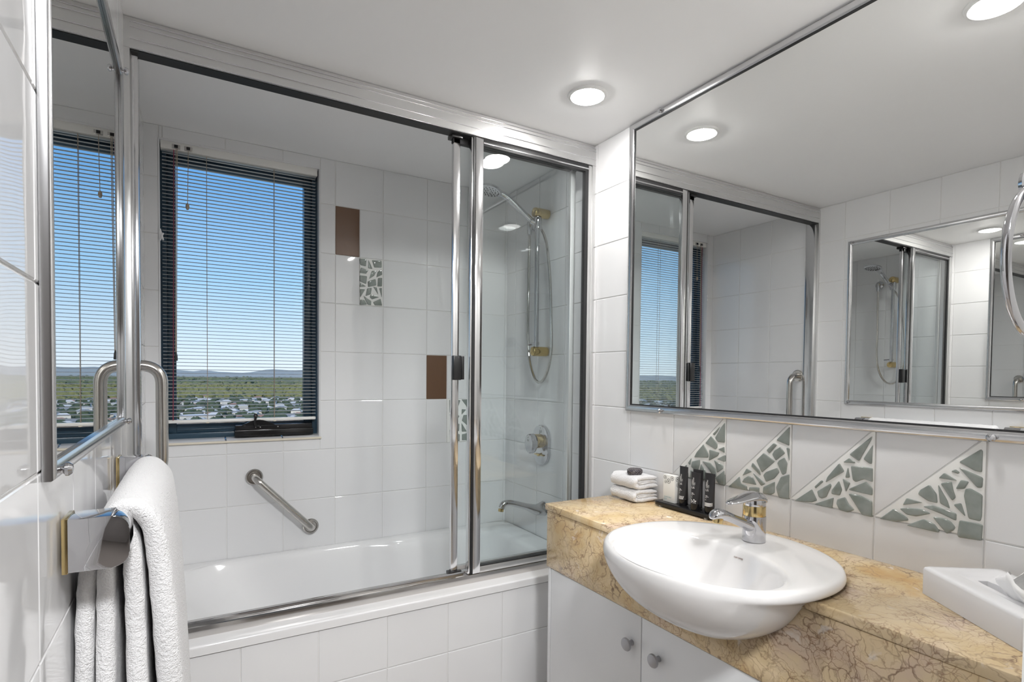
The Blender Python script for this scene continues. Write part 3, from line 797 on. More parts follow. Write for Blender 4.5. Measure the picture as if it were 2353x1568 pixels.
for rr, cnt in ((.014, 6), (.027, 12), (.040, 18)):
    u = hn.orthogonal().normalized(); w_ = hn.cross(u)
    for i in range(cnt):
        a = 2 * math.pi * i / cnt; c = hc + (u * math.cos(a) + w_ * math.sin(a)) * rr + hn * .010
        nz.lathe([(.0022, -.001), (.0022, .0016), (0, .002)], c, hn, 6)
nz.build('nozzles', 'black_plastic', hs, kind='stuff')
MB().lathe([(0, 0), (.027, .001), (.027, .007), (.022, .012), (.014, .016), (.012, .030), (0, .032)], (W - .004, -.245, 1.938), (-1, 0, 0), 24).lathe([(0, .012), (.0125, .010), (.0125, -.030), (.009, -.045), (0, -.046)], (W - .028, -.245, 1.938), (0, 0, 1), 16).build('wall_outlet', 'chrome', hs)
hose = catmull([(W - .028, -.245, 1.890), (W - .030, -.246, 1.75), (W - .034, -.250, 1.60), (W - .034, -.250, 1.45), (W - .032, -.262, 1.34), (W - .030, -.300, 1.262), (W - .030, -.345, 1.240), (W - .030, -.395, 1.275), (W - .028, -.425, 1.37), (W - .030, -.425, 1.50), (W - .028, -.412, 1.66), (W - .030, -.392, 1.80), (1.445, -.362, 1.865), h0], 8)
MB().tube(hose, .0062, 10).build('hose', 'stainless', hs)
mx = thing('bath_mixer', 'chrome bath mixer on an oblong wall plate with a brass collar', 'mixer tap', (W, -.335, .965))
MB().prism(rrect(-.395, -.275, .880, 1.055, .058, 8), 0, W - .020, W - .004, .004).build('wall_plate', 'chrome', mx)
MB().lathe([(0, 0), (.031, .001), (.031, .030), (0, .031)], (W - .020, -.335, .985), (-1, 0, 0), 28).build('collar', 'brass', mx)
MB().prism(rrect(-.366, -.304, .935, 1.018, .030, 8), 0, W - .078, W - .051, .007).build('knob', 'chrome', mx)
MB().tube([(W - .024, -.372, .925), (W - .024, -.300, .925)], .003, 8).lathe([(0, 0), (.006, .001), (.006, .012), (0, .013)], (W - .020, -.335, .925), (-1, 0, 0), 12).build('diverter', 'brass', mx)
sp = thing('bath_spout', 'chrome bath spout with a brass outlet below the bath mixer', 'spout', (W, -.345, .69))
spp = catmull([(W - .004, -.345, .690), (1.43, -.345, .690), (1.38, -.345, .708), (1.33, -.345, .724), (1.292, -.345, .733), (1.268, -.345, .731), (1.258, -.345, .715)], 5)
MB().tube(spp, [.033 - .019 * min(1, i / 10) if i < 12 else .0135 for i in range(len(spp))], 18).build('spout_body', 'chrome', sp)
MB().lathe([(0, 0), (.0115, .001), (.0115, .012), (0, .013)], (1.257, -.345, .713), (-.15, 0, -1), 16).build('outlet', 'brass', sp)

# ------------------------------------------------------------------ grab rails
gr = thing('grab_rail', 'short stainless grab rail set diagonally on the tiles above the bath', 'grab rail', (.46, 0, .75))
a = Vector((.352, 0, .866)); b = Vector((.560, 0, .648))
MB().tube(fillet([a + Vector((0, -.004, 0)), a + Vector((0, -.058, 0)), b + Vector((0, -.058, 0)), b + Vector((0, -.004, 0))], .035, 8), .0135, 18).build('bar', 'stainless', gr)
for c in (a, b):
    MB().lathe([(0, .004), (.030, .005), (.031, .010), (.027, .0135), (.024, .0135), (.022, .010), (.0185, .010), (.0185, .018), (0, .018)], c, (0, -1, 0), 32).build('flange', 'stainless', gr)
gv = thing('grab_rail', 'upright stainless grab rail on the left wall just inside the shower', 'grab rail', (0, -.57, .97))
a = Vector((0, -.572, 1.283)); b = Vector((0, -.572, .985))
MB().tube(fillet([a + Vector((.004, 0, 0)), a + Vector((.074, 0, 0)), b + Vector((.074, 0, 0)), b + Vector((.004, 0, 0))], .05, 9), .0150, 18).build('bar', 'stainless', gv)
for c in (a, b):
    MB().lathe([(0, .004), (.030, .005), (.031, .010), (.026, .014), (.018, .014), (0, .014)], c, (1, 0, 0), 32).build('flange', 'stainless', gv)

# ------------------------------------------------------------------ mirrors
def mirror(name, label, wall, y0, y1, z0, z1, fw, screws, edge_reflection=True):
    t = thing(name, label, 'mirror', (0 if wall == 'L' else W, (y0 + y1) / 2, z0))
    X = (lambda d: d) if wall == 'L' else (lambda d: W - d)
    D0, DG, D1 = TT + .0005, TT + .004, TT + .0125
    m = MB().box(min(X(D0), X(DG)), max(X(D0), X(DG)), y0 + .004, y1 - .004, z0 + .004, z1 - .004)
    m.build('mirror_glass', 'mirror_silver', t, smooth=False)
    # frame profile: rounded moulding, mitred corners
    prof = [(0, D0), (0, D1 - .004), (.002, D1 - .001), (fw * .35, D1), (fw * .75, D1 - .001), (fw, D1 - .004), (fw, DG + .0003)]
    cs = [(y0, z0), (y1, z0), (y1, z1), (y0, z1)]
    dirs = [(1, 1), (-1, 1), (-1, -1), (1, -1)]
    for k in range(4):
        q = (k + 1) % 4; rings = []
        for c, d in ((cs[k], dirs[k]), (cs[q], dirs[q])):
            rings.append([(X(h), c[0] + d[0] * w, c[1] + d[1] * w) for w, h in prof])
        mm = MB(); mm.loft(rings)
        mm.build('frame_side', 'alu_satin', t, angle=50)
        if not edge_reflection: continue
        # black strip standing for the frame's dark reflection at the glass edge
        rings = []
        for c, d in ((cs[k], dirs[k]), (cs[q], dirs[q])):
            rings.append([(X(h), c[0] + d[0] * w, c[1] + d[1] * w) for w, h in ((fw, DG), (fw, DG + .002), (fw + .004, DG + .0018), (fw + .004, DG))])
        MB().loft(rings).build('edge_reflection', 'seal_black', t, angle=50)
    for (y, z) in screws:
        MB().lathe([(.0045, 0), (.0045, .004), (.0078, .006), (.0078, .009), (.005, .0125), (0, .0135)], (X(D1 - .002), y, z), (1 if wall == 'L' else -1, 0, 0), 18).build('screw_cap', 'chrome', t)
    return t
mirror('wall_mirror', 'large chrome-framed wall mirror above the marble vanity', 'R', -2.118, -.868, 1.148, 2.136, .0215,
       [(-1.018, 2.127), (-1.038, 1.157), (-1.895, 1.157), (-1.895, 2.127)])
mirror('wall_mirror', 'smaller chrome-framed mirror on the left wall above the towel rail', 'L', -1.583, -.818, 1.146, 1.938, .0185,
       [(-1.555, 1.155), (-.838, 1.155), (-.838, 1.929), (-1.555, 1.929)], edge_reflection=False)

# ------------------------------------------------------------------ ceiling downlights and an added fill light
def downlight(x, y, label):
    t = thing('downlight', label, 'downlight', (x, y, H), 'round recessed ceiling downlights')
    MB().lathe([(.048, -.001), (.048, -.004), (.052, -.0075), (.058, -.006), (.0605, -.002), (.0605, .0)], (x, y, H), (0, 0, 1), 40).build('trim_ring', 'white_plastic', t)
    MB().lathe([(.0485, -.001), (.0475, -.007), (.038, -.0110), (.020, -.0138), (0, -.0146)], (x, y, H), (0, 0, 1), 32).build('lens', 'lamp_lens', t, angle=80)
downlight(1.209, -.953, 'lit round ceiling downlight between the shower screen and the large mirror')
downlight(1.177, -1.775, 'lit round ceiling downlight seen only in the top right of the mirror')
oy = thing('fill_light', 'added round fill light in the bedroom, unseen behind the viewpoint', 'fill light', (.35, -3.0, 2.45))  # unseen lamp, added to brighten and even out the bathroom
MB().lathe([(0, 0), (.20, 0), (.20, -.02), (.19, -.028), (0, -.028)], (.35, -3.0, 2.45), (0, 0, 1), 40).build('base', 'white_plastic', oy)
MB().lathe([(.185, -.028), (.178, -.05), (.150, -.078), (.09, -.098), (0, -.105)], (.35, -3.0, 2.45), (0, 0, 1), 40).build('diffuser', 'fill_glass', oy, angle=80)

# ------------------------------------------------------------------ towel rail and towel on the left wall
tr = thing('towel_rail', 'chrome towel rail with rounded end blocks and brass bands on the left wall', 'towel rail', (0, -1.2, 1.055))
for y0, y1 in ((-1.506, -1.456), (-.945, -.900)):
    def prof(x0, g): 
        zc, hh, r = 1.0545, .0325 + g, .0190
        pts = [(x0, zc - hh), (.074 - r, zc - hh)]
        pts += [(.074 - r + r * math.sin(t), zc - hh + r * (1 - math.cos(t))) for t in [math.pi / 2 * i / 7 for i in range(1, 8)]]
        pts += [(.074 - r + r * math.cos(t), zc + hh - r * (1 - math.sin(t))) for t in [math.pi / 2 * i / 7 for i in range(0, 8)]]
        return pts + [(x0, zc + hh)]
    MB().prism(prof(.010, 0), 1, y0, y1, .0012).build('end_block', 'chrome', tr)
    MB().box(.0065, .0125, y0 - .001, y1 + .001, 1.0545 - .0335, 1.0545 + .0335, .001).build('brass_band', 'brass', tr)
MB().tube([(.056, -1.46, 1.0405), (.056, -.94, 1.0405)], .0085, 16).build('bar', 'chrome', tr)

def towel_sheet(m, path, thick, y0, y1, seed, ny=40, amp=.004):
    """thick folded sheet: a stadium section swept along an inverted-U path in x-z"""
    rnd = random.Random(seed)
    ph = [rnd.uniform(0, 6.28) for _ in range(6)]
    P = catmull([(x, 0, z) for x, z in path], 7); n = len(P); rings = []
    for i in range(n):
        a = P[max(0, i - 1)]; b = P[min(n - 1, i + 1)]; t = (b - a).normalized(); nn = Vector((t.z, 0, -t.x))
        u = i / (n - 1); th = thick[0] + (thick[1] - thick[0]) * u * 2 if u < .5 else thick[1] + (thick[2] - thick[1]) * (u - .5) * 2
        z = P[i].z; drop = max(0, 1.05 - z)
        ring = []
        def pt(y, off):
            wob = amp * drop * 4 * (math.sin(y * 17 + ph[0]) * .5 + math.sin(y * 41 + ph[1] + z * 4) * .3)
            fz = .0009 * math.sin(y * 190 + z * 60 + ph[2]) * math.sin(z * 170 + y * 90 + ph[3])
            o = off + wob + (fz if abs(off) > .001 else 0)
            return (P[i].x + nn.x * o, y, P[i].z + nn.z * o)
        sk = .004 * math.sin(z * 9 + ph[4]) + .003 * math.sin(z * 23 + ph[5])
        ya, yb = y0 + sk, y1 + sk
        r = th / 2
        for j in range(ny + 1): ring.append(pt(ya + r + (yb - ya - 2 * r) * j / ny, r))
        for k in range(1, 8):
            an = math.pi / 2 - math.pi * k / 8; ring.append(pt(yb - r + r * math.cos(an), r * math.sin(an)))
        for j in range(ny + 1): ring.append(pt(yb - r - (yb - ya - 2 * r) * j / ny, -r))
        for k in range(1, 8):
            an = -math.pi / 2 - math.pi * k / 8; ring.append(pt(ya + r + r * math.cos(an), r * math.sin(an)))
        rings.append(ring)
    m.loft(rings)
tm = MB()
towel_sheet(tm, [(.0425, .42), (.0420, .70), (.0410, .90), (.0415, 1.00), (.0460, 1.040), (.0560, 1.0585), (.0660, 1.040), (.0705, 1.00), (.0730, .90), (.0755, .70), (.079, .42)], (.024, .018, .028), -1.440, -.972, 5, amp=.003)
towel_sheet(tm, [(.0185, .42), (.0180, .70), (.0180, .90), (.0215, .99), (.0320, 1.042), (.0480, 1.0715), (.0640, 1.0800), (.0810, 1.0720), (.0945, 1.045), (.1025, .97), (.1110, .82), (.1190, .62), (.1250, .42)], (.020, .022, .036), -1.436, -.965, 9, amp=.004)
tw = tm.build('bath_towel', 'terry', angle=80)
tag(tw, 'thick white bath towel folded over the chrome rail on the left wall', 'towel')

# ------------------------------------------------------------------ vanity
BX = 1.125; BY0, BY1 = PART_Y + .003, -.878; BZ = .860
AX = (1.146, -1.512)
def basin_ring(sx, sy, z, cx=AX[0], fr=.222, bk=.236, hw=.256, N=64, p=2.15):
    """oval ring; sx scales the free front, sy the sides and the back that sit on the marble"""
    out = []
    for i in range(N):
        t = 2 * math.pi * i / N; c, s = math.cos(t), math.sin(t)
        k = (abs(c) ** p + abs(s) ** p) ** (-1 / p)
        w = min(1, max(0, -c) * 1.25) ** 1.5; q = sy + (sx - sy) * w
        out.append((cx + c * k * (bk if c > 0 else fr) * q, AX[1] + s * k * hw * q, z))
    return out
OUT = [(.8625, 1.004, .995), (.857, 1.004, .94), (.846, .994, .885), (.830, .968, .845), (.808, .915, .795), (.784, .835, .72), (.757, .69, .60), (.733, .48, .43), (.714, .27, .26), (.705, .12, .12)]
def cutter(scale):
    rings = [[(x, y, z) for x, y, z in basin_ring(.93 * scale, .93 * scale, .90)]]
    for z, sx, sy in OUT[1:]: rings.append(basin_ring(sx * scale, min(sy, .93) * scale, z))
    return MB().loft(rings).build('cutter', 'ceramic_white')
def cut(o, scale):
    c = cutter(scale); md = o.modifiers.new('cut', 'BOOLEAN'); md.object = c; md.operation = 'DIFFERENCE'; md.solver = 'EXACT'
    dg = bpy.context.evaluated_depsgraph_get(); me = bpy.data.meshes.new_from_object(o.evaluated_get(dg))
    o.modifiers.clear(); o.data = me; bpy.data.objects.remove(c)
bt = thing('marble_countertop', 'golden veined marble vanity top with a deep marble front', 'countertop', (1.3, -1.5, .66))
s1 = MB().box(BX - .006, W - TT, BY0, BY1, .8395, BZ, .003).build('top_slab', 'marble', bt); cut(s1, .985)
s2 = MB().box(BX, BX + .022, BY0, BY1 - .004, .658, .8375, .001).box(BX + .022, W - TT, BY1 - .026, BY1 - .004, .658, .8375, .001).build('front_slab', 'marble', bt); cut(s2, .985)
vc = thing('vanity_cabinet', 'white lacquered vanity cabinet with round metal knobs under the marble top', 'cabinet', (1.3, -1.5, 0))
CX = 1.128
MB().box(CX + .018, W - TT, BY0, -.888, .10, .64, .001).build('carcass', 'lacquer_white', vc, smooth=False)
MB().box(CX + .05, W - TT, BY0, -.89, 0, .10).build('plinth', 'lacquer_white', vc, smooth=False)
MB().box(CX, CX + .018, -.902, -.888, .10, .6565, .0008).build('end_panel', 'lacquer_white', vc)
for y0, y1, ky in ((-1.3095, -.9045, -1.278), (-1.7190, -1.3125, -1.373), (BY0, -1.7220, -1.76)):
    d = MB().box(CX, CX + .0175, y0, y1, .105, .6555, .0012).build('door', 'lacquer_white', vc)
    kz = .577
    MB().lathe([(0, 0), (.0075, .0005), (.0065, .006), (.0068, .011), (.0115, .016), (.0165, .019), (.0168, .022), (.0155, .0245), (.008, .0262), (0, .0266)], (CX, ky, kz), (-1, 0, 0), 28).build('knob', 'knob_metal', d)

bs = thing('wash_basin', 'white oval semi-recessed wash basin set in the marble top', 'basin', (AX[0], AX[1], .69))
rings = [basin_ring(.12, .12, .705)] + [basin_ring(sx, sy, z) for z, sx, sy in OUT[::-1][1:]]
rings += [basin_ring(1.002, 1.002, .868), basin_ring(.994, .996, .876), basin_ring(.975, .980, .8815), basin_ring(.94, .95, .8838)]
def inner(ax, ay, z, cx=1.076): return [(x, y, z) for x, y, z in [(cx + (p[0] - 0) , p[1], z) for p in [(ax * math.cos(2 * math.pi * i / 64), AX[1] + ay * math.sin(2 * math.pi * i / 64)) for i in range(64)]]]
rings += [inner(.150, .214, .8820), inner(.140, .204, .8790), inner(.134, .198, .872), inner(.128, .190, .850), inner(.112, .165, .810), inner(.085, .125, .765), inner(.045, .065, .742), inner(.018, .02, .738)]
MB().loft(rings).build('bowl', 'ceramic_white', bs, angle=75).modifiers.new('sub', 'SUBSURF').render_levels = 1
MB().lathe([(0, 0), (.020, 0), (.021, .003), (.012, .0045), (0, .004)], (1.076, AX[1], .738), (0, 0, 1), 20).build('waste', 'chrome', bs)
# maker's mark on the inner back face
M = Matrix.Translation((1.2030, -1.5225, .8590)) @ Matrix(((0, .26, -.96, 0), (-1, 0, 0, 0), (0, .96, .26, 0), (0, 0, 0, 1)))
lettering('caroma', .0078, 'print_brown', bs, M, 'maker_mark')

# basin mixer
tp = thing('basin_mixer', 'chrome basin mixer tap with a brass ring and flat lever handle', 'mixer tap', (1.292, -1.514, .884))
c0 = Vector((1.287, -1.512, .8835))
MB().lathe([(0, 0), (.0255, 0), (.0262, .002), (.0258, .030), (.0262, .056), (.0258, .060), (0, .060)], c0, (0, 0, 1), 36).build('tap_body', 'chrome', tp)
MB().lathe([(0, .0602), (.0250, .0602), (.0252, .062), (.0252, .082), (.0246, .084), (0, .084)], c0, (0, 0, 1), 36).build('brass_ring', 'brass', tp)
MB().lathe([(0, .0842), (.0245, .0842), (.0250, .087), (.0250, .096), (.023, .101), (0, .103)], c0, (0, 0, 1), 36).build('cartridge_cover', 'chrome', tp)
def lever():
    m = MB(); rings = []
    for (x, zc, hw, th) in ((.0275, .086, .006, .003), (.0255, .090, .017, .008), (.017, .096, .0240, .014), (.004, .1015, .0268, .0165), (-.014, .1035, .0265, .0135), (-.034, .1025, .0230, .0100), (-.056, .1005, .0200, .0075), (-.076, .0985, .0172, .0065), (-.090, .0970, .0115, .005), (-.096, .0965, .004, .0025)):
        rings.append([(c0.x + x, c0.y + hw * math.cos(2 * math.pi * i / 20), c0.z + zc + th * math.sin(2 * math.pi * i / 20) * (1 if math.sin(2 * math.pi * i / 20) > 0 else .55)) for i in range(20)])
    return m.loft(rings)
lever().build('lever', 'chrome', tp, angle=60).modifiers.new('sub', 'SUBSURF').render_levels = 1
def spout():
    m = MB(); rings = []
    for (x, zc, hw, th) in ((.005, .028, .018, .018), (-.018, .036, .0165, .0155), (-.042, .047, .0150, .0125), (-.070, .058, .0145, .0110), (-.098, .070, .0160, .0120), (-.118, .077, .0175, .0130), (-.134, .078, .0165, .0115), (-.146, .074, .0110, .0075), (-.150, .072, .004, .003)):
        rings.append([(c0.x + x, c0.y + hw * math.cos(2 * math.pi * i / 20), c0.z + zc + th * math.sin(2 * math.pi * i / 20)) for i in range(20)])
    return m.loft(rings)
spo = spout().build('spout', 'chrome', tp, angle=60); spo.modifiers.new('sub', 'SUBSURF').render_levels = 1
MB().lathe([(0, 0), (.0105, .001), (.0112, .004), (.0112, .016), (0, .018)], (c0.x - .128, c0.y, c0.z + .0555), (.2, 0, 1), 20).build('aerator', 'brass', tp)

# ------------------------------------------------------------------ things on the vanity
def folded_towel(z0, hgt, seed, grow, label, rot):
    """a cloth folded in half twice: nested U-folds with their round backs towards the shower"""
    m = MB(); cx, cy = 1.421, -.962; hx, hy = .064 + grow, .047 + grow
    t = hgt / 2
    def usheet(zlo, zhi, yl, yr0, yr1, th, dx):
        r0 = (zhi - zlo) / 2; zc = (zhi + zlo) / 2
        path = [(yr0, zlo), (yr0 + .5 * (yl - r0 - yr0), zlo + .001), (yl - r0, zlo)]
        path += [(yl - r0 + r0 * math.sin(a) * 1.1, zc - r0 * math.cos(a)) for a in (math.pi * .25, math.pi * .5, math.pi * .75)]
        path += [(yl - r0, zhi), (yr1 + .5 * (yl - r0 - yr1), zhi - .001), (yr1, zhi - .002)]
        P = catmull([(0, y, z) for y, z in path], 6); n = len(P); rings = []
        for i in range(n):
            a_ = P[max(0, i - 1)]; b_ = P[min(n - 1, i + 1)]; tt = (b_ - a_).normalized(); nn = Vector((0, -tt.z, tt.y))
            e = min(1, .35 + min(i, n - 1 - i) * .25); r = th / 2 * e; ring = []
            def pt(x, o):
                w = .0012 * math.sin(x * 130 + i * .4 + seed) + .0006 * math.sin(x * 420 + i * 1.3)
                return (cx - (P[i].y + nn.y * (o + w * .6)), cy + x, P[i].z + nn.z * (o + w * .6))
            X = hx + dx + .0012 * math.sin(i * .7 + seed)
            for j in range(15): ring.append(pt(-X + r + (2 * X - 2 * r) * j / 14, r))
            for k in range(1, 6): an = math.pi / 2 - math.pi * k / 6; ring.append(pt(X - r + r * math.cos(an), r * math.sin(an)))
            for j in range(15): ring.append(pt(X - r - (2 * X - 2 * r) * j / 14, -r))
            for k in range(1, 6): an = -math.pi / 2 - math.pi * k / 6; ring.append(pt(-X + r + r * math.cos(an), r * math.sin(an)))
            rings.append(ring)
        m.loft(rings)
    th = hgt * .36
    usheet(z0 + th / 2, z0 + hgt - th / 2, hy, -hy + .004, -hy + .006, th, 0)
    usheet(z0 + hgt * .43, z0 + hgt * .57, hy - th * .7, -hy + .004, -hy + .008, hgt * .15, -.0025)
    R = Matrix.Translation((cx, cy, 0)) @ Matrix.Rotation(rot, 4, 'Z') @ Matrix.Translation((-cx, -cy, 0))
    m.v = [tuple(R @ Vector(v)) for v in m.v]
    o = m.build('face_towel', 'terry', angle=80)
    tag(o, label, 'towel', 'folded face towels on the vanity'); return o
folded_towel(.8615, .040, 3, 0, 'lower folded white face towel resting on the marble vanity', -.05)
folded_towel(.9030, .044, 8, -.001, 'upper folded white face towel with the dark soap on top', -.02)
so = MB().lathe([(0, -.009), (.022, -.0085), (.0250, -.004), (.0250, .004), (.022, .008), (.013, .0095), (0, .0100)], (1.400, -.985, .9570), (-.06, -.02, 1), 28).build('soap_bar', 'soap_speckle')
tag(so, 'round dark speckled soap on top of the folded face towels', 'soap')
# tray
ty = thing('amenity_tray', 'long low black tray holding the toiletries beside the basin tap', 'tray', (1.435, -1.175, .861))
MB().prism(rrect(1.408, 1.4635, -1.283, -1.066, .008, 4), 2, .8645, .8775, .0018).build('tray_base', 'black_gloss', ty)
for x in (1.418, 1.452):
    for y in (-1.262, -1.085): MB().lathe([(0, 0), (.006, 0), (.006, .0045), (0, .0045)], (x, y, .8602), (0, 0, 1), 14).build('foot', 'white_plastic', ty)
TZ = .8778
ct = thing('soap_carton', 'small white soap carton with dark ring flowers printed near its top', 'carton', (1.436, -1.110, TZ))
MB().box(1.4255, 1.4475, -1.1345, -1.0865, TZ, TZ + .084, .0006).build('carton_box', 'carton_white', ct)
def ringprint(face, u, z, r):
    m = MB()
    for r0, r1 in ((r * .86, r), (r * .62, r * .68), (0.0001, r * .28)):
        N = 20
        for i in range(N):
            a0, a1 = 2 * math.pi * i / N, 2 * math.pi * (i + 1) / N
            q = [(r0 * math.cos(a0), r0 * math.sin(a0)), (r1 * math.cos(a0), r1 * math.sin(a0)), (r1 * math.cos(a1), r1 * math.sin(a1)), (r0 * math.cos(a1), r0 * math.sin(a1))]
            pts = [(1.4253, u + p[0], z + p[1]) if face == 'x' else (u + p[0], -1.1347, z + p[1]) for p in q]
            m.add(pts, [(0, 1, 2, 3)])
    m.build('printed_ring', 'print_dark', ct, smooth=False)
for u, z, r in ((-1.0945, .0755, .0062), (-1.0965, .0615, .0045), (-1.1095, .0655, .0078), (-1.1235, .0755, .0070)): ringprint('x', u, TZ + z, r)
for u, z, r in ((1.4365, .0735, .0075), (1.4395, .0565, .0072)): ringprint('y', u, TZ + z, r)
def face_minus_x(x, y, z):   # text matrix: reads along -y, up z, faces -x
    return Matrix.Translation((x, y, z)) @ Matrix(((0, 0, -1, 0), (-1, 0, 0, 0), (0, 1, 0, 0), (0, 0, 0, 1)))
lettering('GOATS MILK', .0052, 'print_teal', ct, face_minus_x(1.4253, -1.0915, TZ + .0135))
lettering('SOAP', .0046, 'print_teal', ct, face_minus_x(1.4253, -1.0915, TZ + .0075))
def tube_thing(x, y, ang, label, pattern, h=.110):
    """standing toiletry tube, cap down; ang turns its printed face away from -x"""
    t = thing('toiletry_tube', label, 'tube', (x, y, TZ), 'black toiletry tubes on the tray')
    R = Matrix.Translation((x, y, TZ)) @ Matrix.Rotation(ang, 4, 'Z')
    def add(m, nm, mat, p=None, **k):
        m.v = [tuple(R @ Vector(v)) for v in m.v]; return m.build(nm, mat, p or t, **k)
    r = .0140
    add(MB().lathe([(0, 0), (.0128, .0004), (.0136, .002), (.0138, .018), (0, .0182)], (0, 0, 0), (0, 0, 1), 28), 'cap', 'black_gloss')
    rings = []
    for k in range(11):
        q = k / 10; z = .0186 + (h - .0186) * q
        ax = r * (1 - q) + .0011 * q; ay = r * (1 - q) + .0172 * q
        rings.append([(ax * math.cos(2 * math.pi * i / 32), ay * math.sin(2 * math.pi * i / 32), z) for i in range(32)])
    body = add(MB().loft(rings), 'tube_body', 'tube_black', angle=60)
    def surf(yy, z):     # x of the printed face (local -x side) at local y,z
        q = (z - .0186) / (h - .0186); ax = r * (1 - q) + .0011 * q; ay = r * (1 - q) + .0172 * q
        return -ax * math.sqrt(max(0.02, 1 - (yy / ay) ** 2)) - .00025
    def quad(y0, y1, z0, z1, sk=0):
        m = MB(); n = 6; vs = []
        for i in range(n + 1):
            yy = y0 + (y1 - y0) * i / n
            vs += [(surf(yy, z0), yy, z0), (surf(yy + sk, z1), yy + sk, z1)]
        return m.add(vs, [(2 * i, 2 * i + 2, 2 * i + 3, 2 * i + 1) for i in range(n)])
    pr = MB()
    def put(*a, **k):
        q = quad(*a, **k); pr.add(q.v, q.f)
    if pattern == 'hatch':
        for i in range(6): put(.0115 - i * .0036, .0098 - i * .0036, .0215, .0295, sk=-.0022)
        put(-.0128, .0128, .0200, .0211)
    elif pattern == 'stems':
        for i, (yy, hh) in enumerate(((.010, .0090), (.006, .0065), (.0015, .0030), (-.003, .0080), (-.0075, .0045))):
            put(yy - .0005, yy + .0005, .0205, .0215 + hh, sk=.0012 * (-1) ** i)
            put(yy - .0016, yy + .0016, .0215 + hh, .0245 + hh)
    else:
        for i in range(3): put(-.0110, .0120, .0205 + i * .0036, .0229 + i * .0036)
        put(-.0128, -.0118, .0215, .0310)
    for i, (z, a, b) in enumerate(((.0490, .0085, .0010), (.0460, .0085, -.0030), (.0425, .0085, .0035), (.0370, .0085, .0040))): put(b, a, z, z + .0013)
    put(-.0005, .0090, .0715, .0721)
    pm_ = add(pr, 'printed_marks', 'print_white', body, smooth=False, kind='stuff')
    def vtext(s, size, yy, z):
        xx = min(surf(yy, z), surf(yy, z + .02)) - .0003
        L = Matrix.Translation((xx, yy, z)) @ Matrix(((0, 0, -1, 0), (0, 1, 0, 0), (1, 0, 0, 0), (0, 0, 0, 1)))
        # baseline runs upward (+z), letter tops point to +y (left as seen from the room)
        lettering(s, size, 'print_white', body, R @ L)
    vtext('URBAN', .0046, .0058, .0735)
    vtext('SKINCARE', .0046, .0018, .0735)
    vtext('CO.', .0046, -.0022, .0735)
    L = Matrix.Translation((surf(.004, .0625) - .0004, .0085, .0625)) @ Matrix(((0, 0, -1, 0), (-1, 0, 0, 0), (0, 1, 0, 0), (0, 0, 0, 1)))
    lettering('US', .0085, 'print_white', body, R @ L)
    return t
tube_thing(1.4365, -1.1600, math.radians(-2), 'leftmost black toiletry tube on the tray, white diagonal hatching near its cap', 'hatch', .118)
tube_thing(1.4480, -1.2045, math.radians(8), 'black toiletry tube half hidden behind the middle tube on the tray', 'bands', .114)
tube_thing(1.4230, -1.2185, math.radians(4), 'front middle black toiletry tube with white stem pattern near its cap', 'stems', .110)
tube_thing(1.4290, -1.2640, math.radians(6), 'rightmost black toiletry tube on the tray, white horizontal bands near its cap', 'bands', .114)

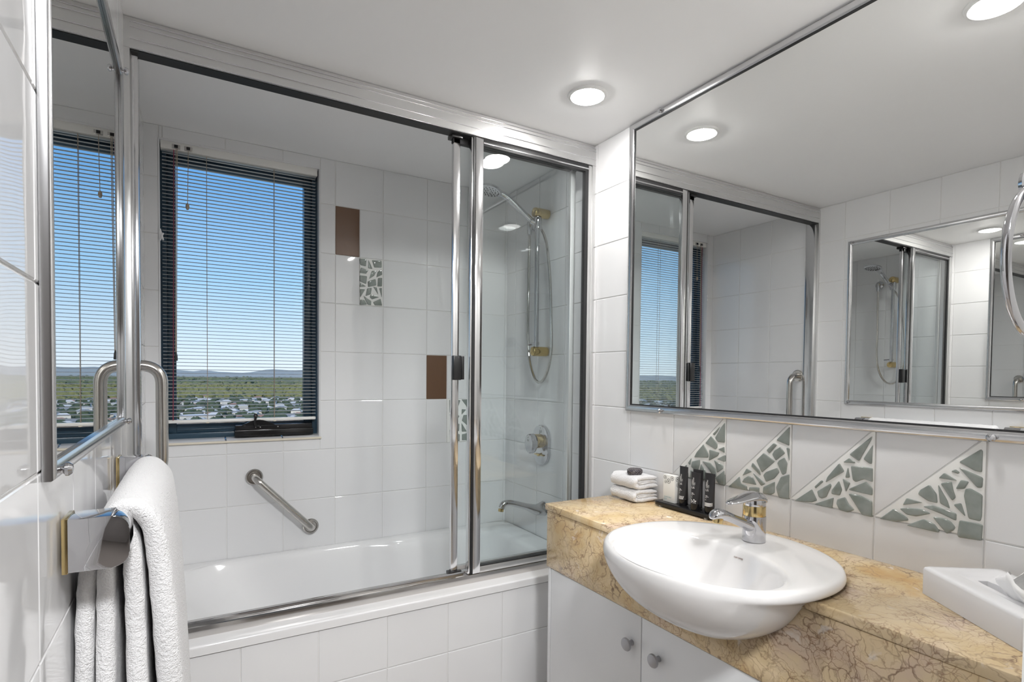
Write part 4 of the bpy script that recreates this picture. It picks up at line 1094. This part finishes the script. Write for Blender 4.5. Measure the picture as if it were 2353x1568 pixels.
# tissue box cover and tissue
tx = thing('tissue_box', 'low white ceramic tissue box at the right end of the vanity', 'tissue box', (1.35, -1.94, BZ))
ua = Vector((-.575, -.818, 0)); va = Vector((.818, -.575, 0)); o0 = Vector((1.342, -1.834, BZ + .0005))
TL, TW, TH2 = .232, .140, .052
def tissue_cover():
    N = 12; rings = []
    def ring(s0, inset, z, r):
        return [o0 + ua * p[0] + va * p[1] + Vector((0, 0, z)) for p in rrect(inset, TL - inset, inset, TW - inset, r, 5)]
    def oval(a, b, z, k=0):
        out = []
        base = rrect(0, TL, 0, TW, .02, 5)
        for p in base:
            dx, dy = p[0] - TL / 2, p[1] - TW / 2; an = math.atan2(dy / TW, dx / TL)
            out.append(o0 + ua * (TL / 2 + a * math.cos(an)) + va * (TW / 2 + .006 + b * math.sin(an)) + Vector((0, 0, z)))
        return out
    rings = [ring(0, 0, 0, .006), ring(0, 0, TH2 - .006, .006), ring(0, .0015, TH2 - .002, .006), ring(0, .005, TH2, .008), ring(0, .012, TH2, .012),
             oval(.104, .056, TH2 - .001), oval(.098, .044, TH2 - .005), oval(.090, .022, TH2 - .009), oval(.086, .014, TH2 - .010), oval(.085, .013, TH2 - .015), oval(.083, .012, TH2 - .034)]
    return MB().loft(rings)
tissue_cover().build('cover', 'ceramic_tissue', tx, angle=40)
ti = MB(); rings = []
cen = o0 + ua * (TL / 2 + .028) + va * (TW / 2 + .006) + Vector((0, 0, TH2))
for k, (s, hgt) in enumerate(((.030, -.022), (.034, -.010), (.040, .000), (.046, .010), (.044, .019), (.034, .026))):
    ring = []
    for i in range(28):
        a = 2 * math.pi * i / 28; rr = s * (1 + .16 * math.sin(5 * a + k * .6) + .10 * math.sin(9 * a))
        d = ua * math.cos(a) * rr + va * math.sin(a) * rr * (.26 + .10 * k)
        ring.append(cen + d + Vector((0, 0, hgt + .012 * math.sin(3 * a + 1) * k / 5)))
    rings.append(ring)
ti.loft(rings, cap0=False, cap1=False)
to = ti.build('tissue', 'tissue_paper', angle=80)
to.modifiers.new('sol', 'SOLIDIFY').thickness = .0006
tag(to, 'white paper tissue pulled up out of the ceramic tissue box', 'tissue')

# towel ring on the end wall, at the right edge of the view
rg = thing('towel_ring', 'chrome towel ring hanging on the end wall beside the large mirror', 'towel ring', (.972, PART_Y, 1.48))
cc = Vector((.966, PART_Y + .030, 1.398))
MB().tube([cc + Vector((math.cos(2 * math.pi * i / 64) * .083, 0, math.sin(2 * math.pi * i / 64) * .083)) for i in range(64)], .0048, 14, closed=True).build('ring', 'chrome', rg)
MB().lathe([(0, .001), (.034, .001), (.034, .006), (.028, .011), (.012, .014), (.012, .034), (.016, .040), (.014, .044), (0, .045)], (.966, PART_Y, 1.489), (0, 1, 0), 28).build('post', 'chrome', rg)
